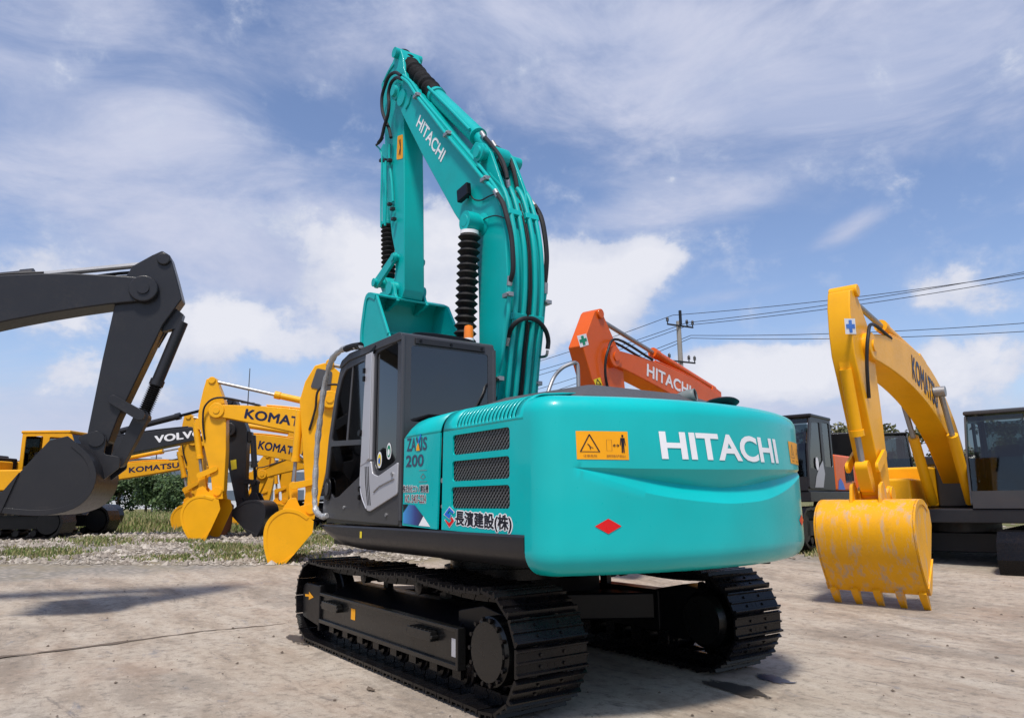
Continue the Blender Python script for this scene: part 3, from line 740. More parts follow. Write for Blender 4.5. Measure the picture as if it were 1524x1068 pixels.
# grab rail wrapped
pts = [P0(537, 514, 1.40), P0(524, 517, 1.41), P0(509.5, 520, 1.42), P0(494, 535.6, 1.42), P0(483, 572.7, 1.42), P0(477, 620, 1.42), P0(472, 665, 1.42), P0(468.7, 730, 1.42), P0(470, 758, 1.42), P0(479, 768, 1.42), P0(487, 767, 1.40)]
mb = MB(); sp = sm(pts, 8); rr_ = [.030+.004*math.sin(i*1.7)+.003*math.sin(i*.6) for i in range(len(sp))]; mb.tube(sp, rr_, 10); mb.build('grab_rail', foil, cab)
mb = MB(); mb.tube(sm([P0(537, 514, 1.40), P0(524, 516, 1.41), P0(515, 519, 1.42)], 4), .036, 10); mb.build('rail_sleeve', bellow, cab)
# beacon
mb = MB(); c_ = Vector((-.02, .46, 2.985)); mb.cyl(c_, c_+Vector((0, 0, .10)), .052, 20); bc = mb.build('beacon', white, cab)
mb = MB(); mb.lathe(c_+Vector((0, 0, .10)), c_+Vector((0, 0, .24)), [(0, .05), (.7, .048), (.92, .042), (1, .02)], 20); mb.build('beacon_lens', amberm, bc)

# ---- boom
BY = .235
bl = [(584, 131), (583.5, 140), (586, 149), (593, 157), (599, 172), (628, 230), (652, 274), (676, 318), (688, 336), (700, 358), (709, 390), (711, 412), (712, 446), (714, 511)]
bu = [(741, 581), (746, 525), (752, 469), (755, 412), (752, 350), (739, 290), (722, 267), (694, 233), (666, 200), (622, 141.5), (603, 117), (593, 114), (587, 120)]
fb = [F0.L(u, v, BY) for u, v in bl]; bb = [F0.L(u, v, BY) for u, v in bu]
foot = [(.02, 2.45), (.10, 2.0), (.12, 1.75), (.3, 1.62), (.45, 1.75), (.40, 2.1)]
front = fb[:-1]+[(.14, 3.1), (.20, 2.6), (.42, 2.1), (.45, 1.75), (.3, 1.62), (.1, 1.75), (-.02, 2.0), (-.16, 2.3)]
outline = front+bb
mb = MB(); mb.prism(outline, -BY, BY)
boom = mb.build('boom', turq_d, main, bevel=.014, seg=2)
# boss, reinforcement and pin details near the tip
PINA = F0.L(591, 137, BY)
mb = MB()
mb.lathe((PINA[0], BY-.01, PINA[1]), (PINA[0], BY+.07, PINA[1]), [(0, .12), (.4, .12), (.5, .085), (1, .075)], 24)
mb.lathe((PINA[0]-.16, BY, PINA[1]-.17), (PINA[0]-.16, BY+.02, PINA[1]-.17), [(0, .12), (1, .115)], 24)
mb.tube([F0.P(604, 162, BY+.005), F0.P(609, 154, BY+.005), F0.P(612, 141, BY+.005)], .014, 6)
mb.build('arm_pin', turq_d, boom)
P1 = F0.L(715, 228, BY); P2 = F0.L(706, 332, .33)
mb = MB(); mb.lathe((P1[0], -BY-.05, P1[1]), (P1[0], BY+.06, P1[1]), [(0, .075), (.88, .075), (.90, .10), (.95, .10), (.96, .07), (1, .065)], 24); mb.build('cylinder_pin', turq_d, boom)
mb = MB(); mb.lathe((P2[0], -.46, P2[1]), (P2[0], .46, P2[1]), [(0, .06), (.03, .085), (.22, .085), (.24, .13), (.76, .13), (.78, .085), (.97, .085), (1, .06)], 28); mb.build('boom_cylinder_pin', turq_d, boom)
# bracket plates for the arm cylinder on boom back
mb = MB(); br = [F0.L(u, v, .16) for u, v in ((700, 226), (708, 212), (722, 214), (731, 226), (738, 246), (748, 275), (752, 300), (738, 285), (722, 262))]
for y0 in (-.17, .13): mb.prism(br, y0, y0+.04)
mb.build('cylinder_bracket', turq_d, boom, bevel=.008)
qb = quadmap([Vector((F0.L(u, v, BY)[0], BY+.004, F0.L(u, v, BY)[1])) for u, v in Z([(458, 590), (665, 882), (622, 972), (424, 682)], 5.34, 540, 60)])
flatmesh('lettering', text2d('HITACHI', .02), qb, white, boom)
# back surface guide for pipes
def back(t):
    """point on the back outline at parameter t in 0..1 running from foot to tip"""
    n_ = len(BK)-1; i = min(int(t*n_), n_-1); f = t*n_-i
    return BK[i].lerp(BK[i+1], f)
BK = [Vector((p[0], 0, p[1])) for p in [(-.16, 2.3)]+bb[:11]]
BK = sm(BK, 6)
def backn(i):
    t = (BK[min(i+1, len(BK)-1)]-BK[max(i-1, 0)]).normalized(); n_ = Vector((-t.z, 0, t.x)); return n_ if n_.x < 0 or n_.z > .5 else -n_
def pipe_on_back(y, off, i0, i1, r=.021, bend=None, nm='hydraulic_pipe', mat=None, jog=0.):
    pts = []
    for i in range(i0, i1+1):
        n_ = backn(i); o_ = off + (jog*math.exp(-((i-(i0+i1)/2)/3.)**2)); p = BK[i]+n_*o_; pts.append((p.x, y, p.z))
    mb = MB(); mb.tube(pts, r, 10); return mb.build(nm, mat or turq_d, boom)
NB = len(BK)-1
def idx(v):   # index of the back outline nearest image row v
    best = 0; bd = 1e9
    for i, p in enumerate(BK):
        w = p+Vector((0, BY, 0))-CAM; vv = 534-FPX*w.dot(Uv)/w.dot(Dv)
        if abs(vv-v) < bd: bd = abs(vv-v); best = i
    return best
pipe_on_back(.15, .05, 0, idx(262), .026)
pipe_on_back(.05, .05, 0, idx(232), .026)
pipe_on_back(-.08, .05, 0, idx(278), .026)
pipe_on_back(-.17, .05, 0, idx(262), .024)
pipe_on_back(-.02, .03, 0, idx(300), .010, mat=rubber, nm='cable')
pipe_on_back(-.04, .035, 0, idx(330), .009, mat=rubber, nm='cable')
# clamp blocks
for vv in (470, 315):
    i = idx(vv); p = BK[i]; n_ = backn(i)
    for y0 in (.02, -.20): 
        mb = MB(); c_ = p+n_*.05; t = (BK[min(i+1, NB)]-BK[max(0, i-1)]).normalized(); an = math.atan2(t.z, t.x)
        mb.box(c_.x-.035, c_.x+.035, y0, y0+.17, c_.z-.025, c_.z+.025, Matrix.Rotation(-an, 3, 'Y')); mb.build('pipe_clamp', turq_d, boom, bevel=.006)
# main side pipe pair along the upper edge of the left face
def path(pts, y): return [F0.P(u, v, y if not isinstance(y, list) else y[i]) for i, (u, v) in enumerate(pts)]
def tubepx(pts, y, r, nm, mat, par=None, seg=10, n_=6):
    mb = MB(); mb.tube(sm(path(pts, y), n_), r, seg); return mb.build(nm, mat, par or boom)
tubepx([(598, 116), (608, 124), (621, 144), (640, 168), (666, 202), (694, 235), (722, 269), (733, 280), (740, 289)], BY+.045, .021, 'hydraulic_pipe', turq_d)
tubepx([(600, 112), (612, 122), (626, 143), (650, 172), (684, 212), (716, 250), (738, 280), (752, 310), (759, 350), (764, 400)], BY+.02, .019, 'hydraulic_pipe', turq_d)
tubepx([(740, 289), (748, 302), (755, 325), (761, 352), (763.5, 384), (763, 405), (759, 419)], [BY+.05]*3+[BY+.03]*2+[BY+.03]*2, .026, 'hose', rubber)
tubepx([(758, 424), (757, 450), (756, 470), (752, 495), (747, 530), (740, 560), (737, 590)], BY+.03, .021, 'hydraulic_pipe', turq_d)
tubepx([(721, 204), (731, 216), (742, 234), (750, 252), (755, 268)], .05, .026, 'hose', rubber)
tubepx([(724, 208), (738, 224), (748, 240), (753, 255), (755, 266)], .13, .022, 'hose', rubber)
tubepx([(756, 280), (759, 300), (766, 330)], .06, .022, 'hydraulic_pipe', turq_d)
tubepx([(738, 219), (748, 226), (758, 237), (764, 252), (768, 270), (770, 284)], [-.12]*6, .027, 'hose', rubber)
tubepx([(774, 298), (777, 320), (784, 345), (790, 370)], -.10, .022, 'hydraulic_pipe', turq_d)
tubepx([(768, 268), (780, 290), (789, 300)], -.2, .020, 'hydraulic_pipe', turq_d)
tubepx([(795, 305), (803, 318), (808, 334), (812, 360), (813.6, 384), (812.5, 405), (811, 420)], [-.27]+[-.29]*6, .027, 'hose', rubber)
tubepx([(811, 436), (809.5, 450), (806, 490), (800, 550), (797, 592)], -.28, .022, 'hydraulic_pipe', turq_d)
tubepx([(755, 505), (758, 495), (764, 484), (774, 476), (786, 473.5), (797, 476), (806, 483), (813, 494), (816, 507), (815, 519)], [.2, .2, .2, .15, .05, -.05, -.15, -.25, -.3, -.3], .024, 'hose', rubber)
tubepx([(815, 521), (813, 529), (806, 531), (802, 530)], -.29, .015, 'pipe_elbow', chrome)
for (a, b_, y) in (((737, 284), (742, 293), BY+.047), ((759.5, 411), (758, 425), BY+.03), ((717, 198), (722, 206), .05), ((733, 212), (738, 220), -.1), ((755, 267), (756.5, 281), .06), ((769.5, 284), (774, 298), -.11), ((789, 298), (796, 307), -.23), ((811.5, 421), (811, 437), -.28), ((756, 502), (753.5, 514), .2)):
    mb = MB(); mb.tube([F0.P(*a, y), F0.P(*b_, y)], .029, 12); mb.build('hose_fitting', chrome, boom)
for (u, v, y) in ((620.5, 143, BY+.05), (666, 200, BY+.05), (722, 267, BY+.05), (756, 439, BY+.03), (742, 564, BY+.03), (813, 451, -.3), (799, 571, -.3)):
    mb = MB(); a, z = F0.L(u, v, y); mb.box(a-.06, a+.06, y-.03, y+.03, z-.022, z+.022); mb.cyl((a-.045, y, z), (a-.045, y+.05, z), .014, 8); mb.build('pipe_clip', chrome, boom, bevel=.004)
tubepx([(700, 290), (706, 297), (716, 298), (728, 292), (739, 288)], BY+.03, .008, 'cable', rubber)
tubepx([(716, 329), (725, 324), (738, 321), (752, 325)], BY+.03, .007, 'cable', rubber)
mb = MB(); a, z = F0.L(692, 288, BY+.05); mb.box(a-.12, a+.10, BY+.04, BY+.10, z-.075, z+.075, Matrix.Rotation(.12, 3, 'Y')); mb.cyl((a, BY, z-.03), (a, BY+.05, z-.03), .02); mb.build('work_light', black, boom, bevel=.01)

# boom cylinders
for sgn in (1, -1):
    y = .385*sgn; a = Vector((P2[0], y, P2[1])); b_ = Vector((1.02, y, 1.35)); bot = F0.L(692, 500, .385)
    dirv = (Vector((bot[0], y, bot[1]))-a).normalized(); b_ = a+dirv*((a.z-1.45)/-dirv.z)
    mb = MB(); mb.tube([a, b_], .045, 12); mb.lathe(a+(b_-a)*.62, b_, [(0, .095), (.05, .10), (1, .10)], 20)
    mb.lathe((a.x, y-.07, a.z), (a.x, y+.07, a.z), [(0, .11), (1, .11)], 20)
    cyl = mb.build('boom_cylinder', turq_d, main)
    mb = MB(); prof = []; nn = 22
    for k in range(nn): prof += [(k/nn, .082), ((k+.5)/nn, .122)]
    prof.append((1, .082)); mb.lathe(a+(b_-a)*.045, a+(b_-a)*.64, prof, 24); mb.build('bellows', bellow, cyl, smooth=False)
    mb = MB(); mb.lathe(a+(b_-a)*.035, a+(b_-a)*.048, [(0, .10), (1, .10)], 20); mb.build('bellows_collar', white, cyl)
# arm cylinder over the boom
A_ = Vector(F0.P(598, 84, 0)); B_ = Vector((P1[0], 0, P1[1]+.0)); A_ = Vector((A_.x, 0, A_.z))
q1 = F0.L(648, 142, 0); q2 = F0.L(712, 204, 0)
S_ = Vector((q1[0], 0, q1[1])); E_ = Vector((q2[0], 0, q2[1]))
mb = MB(); mb.lathe(S_, E_, [(0, .125), (.06, .125), (.065, .105), (.95, .105), (1, .11)], 28); mb.tube([E_, B_], .07, 12); mb.lathe((B_.x, -.09, B_.z), (B_.x, .09, B_.z), [(0, .12), (1, .12)], 20)
ac = mb.build('arm_cylinder', turq_d, main)
mb = MB(); 
for sy in (.13,): mb.tube([S_+Vector((0, .11, .08)), S_.lerp(E_, .5)+Vector((0, .12, .08)), E_+Vector((0, .12, .06))], .018, 8)
mb.build('cylinder_pipe', turq_d, ac)
mb = MB(); prof = []
for k in range(41): t = k/40; prof.append((t, .118+.010*math.sin(k*1.3)+.008*math.sin(k*2.9)))
prof[0] = (0, .06); mb.lathe(A_+(S_-A_)*.02, S_+(S_-A_)*.01, prof, 28); mb.build('rod_sleeve', cloth, ac)
# ---- arm
AY = .15
al = [(590, 76), (584, 92), (575, 108), (567, 126), (568.5, 145), (571.5, 186), (573, 230), (577, 300), (583, 352), (587, 372), (588, 402), (586, 418), (580, 428), (582, 440), (590, 446), (598, 443), (601.5, 430)]
ar = [(601.5, 300), (600.5, 177), (599, 165), (605, 142), (607, 124), (601, 102), (599, 84), (596, 74)]
mb = MB(); mb.prism([F0.L(u, v, AY) for u, v in al+ar], -AY, AY)
arm = mb.build('arm', turq_d, main, bevel=.014)
mb = MB(); a, z = F0.L(592, 80, AY)
mb.lathe((a, -.21, z), (a, .21, z), [(0, .08), (1, .075)], 20)
mb.build('cylinder_pin', turq_d, arm)
mb = MB(); mb.tube([F0.P(571, 122, AY+.005), F0.P(580, 105, AY+.005), F0.P(586, 97, AY+.005)], .012, 6); mb.build('weld_strip', turq_d, arm)
flatmesh('warning_decal', (rpoly([(0, 0), (1, 0), (1, 1), (0, 1)], .12), [tuple(range(20))]), sq([(592, 203), (600, 200), (600, 236), (590.5, 238)], AY, .004), decy, arm)
flatmesh('warning_symbol', strokes([[(.3, .2), (.6, .5), (.3, .8)], [(.6, .2), (.6, .8)]], .1), sq([(593, 203), (599.5, 200), (599.5, 236), (592, 238)], AY, .008), blackl, arm)
def armt(pts, y, r, nm, mat, n_=6): return tubepx(pts, y, r, nm, mat, arm, 10, n_)
armt([(597, 113), (588, 108), (579, 114), (573, 128), (568.5, 145), (569, 165), (574, 180), (579, 192), (582, 205)], AY+.08, .024, 'hose', rubber)
armt([(598, 118), (590, 116), (582, 124), (578, 140), (579, 155), (577, 172), (572, 188), (568, 205), (563, 213)], AY+.13, .024, 'hose', rubber)
armt([(560, 217), (565, 222), (568, 232), (568, 260), (567, 300), (567, 338)], AY+.10, .012, 'hydraulic_pipe', turq_d)
armt([(580, 215), (579.5, 240), (583, 270), (585, 300)], AY+.03, .018, 'hydraulic_pipe', turq_d)
armt([(574, 240), (574, 300), (573, 336)], AY+.06, .016, 'hydraulic_pipe', turq_d)
armt([(560, 216), (566, 211), (570, 205)], AY+.12, .016, 'pipe_elbow', dkgrey)
for (u, v) in ((568, 239), (574, 239), (580, 239), (580, 304), (584, 311), (586, 326)):
    mb = MB(); a, z = F0.L(u, v, AY+.05); mb.box(a-.03, a+.03, AY+.02, AY+.08, z-.02, z+.02); mb.build('pipe_clip', dkgrey, arm, bevel=.004)
# bucket cylinder (in front of the arm)
c0 = F0.L(567, 215, 0); c1 = F0.L(563, 345, 0)
top = Vector((3.02, 0, 6.55)); bt = Vector((2.86, 0, 4.50))
mb = MB(); mb.lathe(top, top.lerp(bt, .58), [(0, .07), (.03, .085), (.95, .085), (.96, .10), (1, .10)], 24); mb.tube([top, bt], .04, 12); mb.prism([(2.62, 6.4), (2.95, 6.62), (3.08, 6.55), (2.62, 6.1)], -.1, .1)
bcy = mb.build('bucket_cylinder', turq_d, main)
mb = MB(); prof = []; nn = 12
for k in range(nn): prof += [(k/nn, .075), ((k+.5)/nn, .108)]
prof.append((1, .075)); mb.lathe(top.lerp(bt, .575), top.lerp(bt, .97), prof, 22); mb.build('bellows', bellow, bcy, smooth=False)
# linkage
LK = F0.L(561, 421, .2); AK = F0.L(587, 383, .2); HB = F0.L(580, 436, .2); EK = (2.80, 4.12)
def link(pa, pb, y0, y1, r0, r1, mb):
    a = Vector(pa); b_ = Vector(pb); d = (b_-a).normalized(); n_ = Vector((-d.y, d.x)); pol = []
    an = math.atan2(d.y, d.x)
    for k in range(13): t = an+PI/2+PI*k/12; pol.append((a.x+r0*math.cos(t), a.y+r0*math.sin(t)))
    for k in range(13): t = an-PI/2+PI*k/12; pol.append((b_.x+r1*math.cos(t), b_.y+r1*math.sin(t)))
    mb.prism(pol, y0, y1)
mb = MB()
for y0 in (-.22, .18): link(LK, AK, y0, y0+.04, .075, .065, mb)
mb.lathe((LK[0], -.26, LK[1]), (LK[0], .26, LK[1]), [(0, .06), (1, .06)], 16); mb.lathe((AK[0], -.24, AK[1]), (AK[0], .24, AK[1]), [(0, .05), (1, .05)], 16)
mb.build('side_link', turq_d, main, bevel=.004)
mb = MB(); link(LK, (2.62, 4.18), -.10, .10, .10, .10, mb); mb.build('bucket_link', turq_d, main, bevel=.01)
# ---- bucket
def bucket(parent, shell, sidepoly, W, mat, teeth_dir=None, name='bucket', nt=5, th=.025, tlen=.16, as_part=True):
    mb = MB(); N = len(shell); P = [Vector(p) for p in shell]; cxm = sum((p for p in P), Vector((0, 0)))/N
    inner = []
    for i, p in enumerate(P):
        t = (P[min(i+1, N-1)]-P[max(i-1, 0)]).normalized(); n_ = Vector((-t.y, t.x))
        if n_.dot(cxm-p) < 0: n_ = -n_
        inner.append(p+n_*th)
    mb.prism([tuple(p) for p in P]+[tuple(p) for p in reversed(inner)], -W/2, W/2)
    for y0 in (-W/2-.004, W/2-.018): mb.prism(sidepoly, y0, y0+.022)
    b_ = mb.build(name, mat, parent, bevel=.004)
    rim = [p+(q_-p)*(.07/th) for p, q_ in zip(P, inner)]
    tip = P[-1]; cut = [tuple(Vector(sidepoly[i])) for i in range(N-2, min(N+2, len(sidepoly)))]
    for sy in (-1, 1):
        a, c_ = sorted((sy*(W/2+.004), sy*(W/2+.016))); q = MB(); q.prism([tuple(p) for p in P]+[tuple(p) for p in reversed(rim)], a, c_); q.build('edge_strip', mat, b_, bevel=.003)
        if len(cut) >= 3: a, c_ = sorted((sy*(W/2+.004), sy*(W/2+.026))); q = MB(); q.prism(cut, a, c_); q.build('side_cutter', mat, b_, bevel=.003)
    d = (P[-1]-P[-2]).normalized(); n_ = Vector((-d.y, d.x))
    for k in range(nt):
        y = -W/2+.06+(W-.12)*k/(nt-1); q = MB()
        a = P[-1]-d*.06; vs = []
        for (l, h, w) in ((0, .045, .045), (.10, .045, .045), (.1+tlen, .008, .035)):
            for sy in (-1, 1):
                for sh in (-1, 1): c_ = a+d*l+n_*h*sh; vs.append((c_.x, y+w*sy, c_.y))
        fs = [(0, 1, 3, 2), (8, 10, 11, 9)]
        for i in (0, 4): fs += [(i, i+4, i+5, i+1), (i+1, i+5, i+7, i+3), (i+3, i+7, i+6, i+2), (i+2, i+6, i+4, i)]
        q.add(vs, fs); q.build('bucket_tooth', mat, b_, bevel=.006)
    return b_
shellp = [(2.12, 4.06), (2.30, 4.13), (2.44, 4.10), (2.52, 3.88), (2.57, 3.60), (2.52, 3.28), (2.38, 3.02), (2.12, 2.82), (1.80, 2.74), (1.45, 2.74)]
sidep = [(2.09, 4.04), (2.38, 4.15), (2.46, 4.08), (2.54, 3.88), (2.58, 3.60), (2.53, 3.26), (2.39, 3.0), (2.12, 2.80), (1.80, 2.72), (1.40, 2.72), (1.36, 2.84), (1.70, 3.44)]
bk = bucket(main, sm([(x, z, 0) for x, z in shellp], 4) and [(p.x, p.y) for p in sm([(x, z, 0) for x, z in shellp], 4)], sidep, 1.04, turq_d)
mb = MB(); mb.prism([(1.72, 3.48), (1.755, 3.46), (2.12, 4.02), (2.09, 4.045)], .508, .535); mb.prism([(1.72, 3.48), (1.755, 3.46), (2.12, 4.02), (2.09, 4.045)], -.535, -.508)
mb.box(2.45, 2.49, -.5, .5, 3.66, 3.69); mb.build('edge_strip', turq_d, bk, bevel=.004)
for y0 in (-.235, .195):
    mb = MB(); mb.prism(rpoly([(2.1, 4.02), (2.18, 4.12), (2.24, 4.30), (2.34, 4.34), (2.46, 4.22), (2.62, 4.26), (2.74, 4.22), (2.70, 4.05), (2.45, 3.95)], .03), y0, y0+.04); mb.build('bucket_ear', turq_d, bk, bevel=.006)
HBp = F0.L(626, 436, -.2); HX, HZ = 2.32, 4.24

mb = MB(); mb.lathe((HX, -.26, HZ), (HX, .26, HZ), [(0, .05), (0, .09), (.06, .09), (.08, .095), (.92, .095), (.94, .09), (1, .09), (1, .05)], 24); mb.lathe((2.66, -.24, 4.18), (2.66, .24, 4.18), [(0, .05), (1, .05)], 16); mb.build('bucket_pin', turq_d, bk)

# ================================================================== BACKGROUND EXCAVATORS
def seg_arm(bp, pin, prof):
    """profile in arm coordinates: (along from bucket pin to arm pin as fraction/abs, outward) -> (s,z); outward=+x side"""
    b_ = Vector(bp); p = Vector(pin); d = (p-b_); L_ = d.length; d /= L_; n_ = Vector((d.y, -d.x))
    if n_.x < 0: n_ = -n_
    return [tuple(b_+d*(a*L_ if abs(a) <= 1.0001 else L_+(a-1)) + n_*o) for a, o in prof], (b_, d, n_, L_)
def body(parent, xb, paint_, cab_, sc=1., detail=True, cabmat=None):
    """crawlers, platform, housing and cab of a parked excavator; xb = slew centre in local x"""
    X = lambda x: xb+x*sc
    for sy in (-1, 1):
        pol = []; n_ = 26
        R_ = .44*sc; cxs = (xb-1.7*sc, xb+1.7*sc)
        for k in range(n_): pol.append((cxs[1]-(cxs[1]-cxs[0])*k/n_, 2*R_+ (.02 if k % 2 else 0)))
        for k in range(10): a = PI/2+PI*k/10; r_ = R_+(.02 if k % 2 else 0); pol.append((cxs[0]+r_*math.cos(a), R_+r_*math.sin(a)))
        for k in range(n_): pol.append((cxs[0]+(cxs[1]-cxs[0])*k/n_, 0.0+(.02 if k % 2 else 0)))
        for k in range(10): a = -PI/2+PI*k/10; r_ = R_+(.02 if k % 2 else 0); pol.append((cxs[1]+r_*math.cos(a), R_+r_*math.sin(a)))
        inn = []
        y0, y1 = sorted((sy*.8*sc, sy*1.4*sc))
        mb = MB(); N = len(pol); c_ = [(cxs[0] if x < cxs[0] else cxs[1] if x > cxs[1] else x, R_) for x, z in pol]
        ip = [(cx_+(x-cx_)*.86, R_+(z-R_)*.86) for (x, z), (cx_, cz_) in zip(pol, c_)]
        vs = [(x, y, z) for y in (y0, y1) for x, z in pol]+[(x, y, z) for y in (y0, y1) for x, z in ip]
        fs = []
        for i in range(N):
            j = (i+1) % N; fs += [(i, j, N+j, N+i), (2*N+i, 3*N+i, 3*N+j, 2*N+j), (i, 2*N+i, 2*N+j, j), (N+i, N+j, 3*N+j, 3*N+i)]
        mb.add(vs, fs); cr = mb.build('crawler', trk, parent, smooth=False)
        mb = MB(); ym = (y0+y1)/2
        mb.box(cxs[0]+.1, cxs[1]-.1, ym-.16*sc, ym+.2*sc*sy if sy > 0 else ym+.16*sc, .28*sc, .6*sc)
        for x in cxs: mb.lathe((x, ym-.2*sc, R_), (x, ym+.2*sc, R_), [(0, .3*sc), (.2, .36*sc), (.8, .36*sc), (1, .3*sc)], 20)
        for k in range(7): x = cxs[0]+(.35+k*.45)*sc; mb.lathe((x, ym-.2*sc, .17*sc), (x, ym+.2*sc, .17*sc), [(0, .08*sc), (.3, .1*sc), (.7, .1*sc), (1, .08*sc)], 12)
        mb.build('track_frame', black, cr)
    mb = MB(); mb.box(X(-.6), X(.6), -.8*sc, .8*sc, .45*sc, .8*sc); mb.cyl((xb, 0, .8*sc), (xb, 0, 1.0*sc), .62*sc, 24); mb.box(X(-2.1), X(1.4), -1.36*sc, 1.36*sc, 1.0*sc, 1.24*sc)
    mb.build('platform', dkgrey, parent, bevel=.02)
    mb = MB(); pl = []
    for k in range(13): a = math.radians(-30+60*k/12); pl.append((xb-2.78*sc*math.cos(a), 2.78*sc*math.sin(a)))
    pl += [(X(-2.1), 1.38*sc), (X(-2.1), -1.38*sc)]
    mb.prism(pl, 1.02*sc, 2.1*sc, 'z'); mb.build('counterweight', paint_, parent, bevel=.08, seg=3)
    mb = MB(); mb.box(X(-2.08), X(-.45), .55*sc, 1.36*sc, 1.25*sc, 2.12*sc); mb.box(X(-2.08), X(.1), -1.36*sc, -.5*sc, 1.25*sc, 2.05*sc); mb.box(X(.14), X(1.3), -1.34*sc, -.55*sc, 1.25*sc, 1.8*sc)
    hs = mb.build('housing', paint_, parent, bevel=.05, seg=3)
    mb = MB(); mb.box(X(-2.0), X(-.5), -.49*sc, .54*sc, 1.25*sc, 2.2*sc); mb.box(X(-1.8), X(-1.0), -.9*sc, .9*sc, 2.1*sc, 2.3*sc); mb.build('engine_hood', dkgrey, parent, bevel=.04)
    mb = MB(); mb.box(X(-1.9), X(-1.2), 1.362*sc, 1.366*sc, 1.5*sc, 1.85*sc); mb.build('grille', dark, hs)
    sd = [(X(-.36), 1.26*sc), (X(-.36), 2.95*sc), (X(.8), 2.95*sc), (X(1.05), 2.88*sc), (X(1.34), 2.14*sc), (X(1.42), 1.3*sc)]
    h1 = rpoly([(X(.42), 2.82*sc), (X(.95), 2.78*sc), (X(1.22), 2.12*sc), (X(1.28), 1.75*sc), (X(.42), 1.70*sc)], .05); h2 = rpoly([(X(.25), 2.84*sc), (X(-.26), 2.84*sc), (X(-.26), 1.8*sc), (X(.25), 1.8*sc)], .05)
    cb = plate(rpoly(sd, .05), [h1, h2], 1.33*sc, 1.37*sc, 'cab', cabmat or cabgrey, parent)
    plate(rpoly(sd, .05), [grow(h1, .98), grow(h2, .98)], .40*sc, .43*sc, 'right_side_frame', cabmat or cabgrey, cb)
    mb = MB(); mb.box(X(-.38), X(-.34), .42*sc, 1.34*sc, 1.25*sc, 2.0*sc); mb.box(X(-.37), X(-.33), .42*sc, .5*sc, 2.0*sc, 2.9*sc); mb.box(X(-.37), X(-.33), 1.26*sc, 1.34*sc, 2.0*sc, 2.9*sc)
    mb.box(X(1.3), X(1.42), .43*sc, 1.33*sc, 1.25*sc, 1.55*sc); mb.box(X(-.3), X(1.3), .43*sc, 1.33*sc, 1.25*sc, 1.3*sc)
    mb.build('cab_frame', cabmat or cabgrey, cb)
    mb = MB(); mb.box(X(-.40), X(1.02), .38*sc, 1.39*sc, 2.91*sc, 2.99*sc); mb.build('roof', cabmat or cabgrey, cb, bevel=.03)
    for h in (h1, h2): paney(grow(h, 1.03), 1.352*sc, par=cb, mat=glassc)
    mb = MB(); mb.box(X(-.36), X(-.352), .45*sc, 1.3*sc, 2.0*sc, 2.88*sc); mb.build('window', glassc, cb, smooth=False); mb = MB(); mb.prism([(X(1.02), 2.88*sc), (X(1.34), 2.12*sc), (X(1.39), 1.5*sc), (X(1.38), 1.5*sc), (X(1.33), 2.12*sc), (X(1.01), 2.88*sc)], .45*sc, 1.3*sc); mb.build('window', glassc, cb, smooth=False)
    mb = MB(); mb.box(X(-.1), X(.35), .65*sc, 1.1*sc, 1.3*sc, 1.75*sc); mb.box(X(-.15), X(-.02), .67*sc, 1.08*sc, 1.75*sc, 2.4*sc); mb.build('seat', interior, cb, bevel=.04)
    return cb
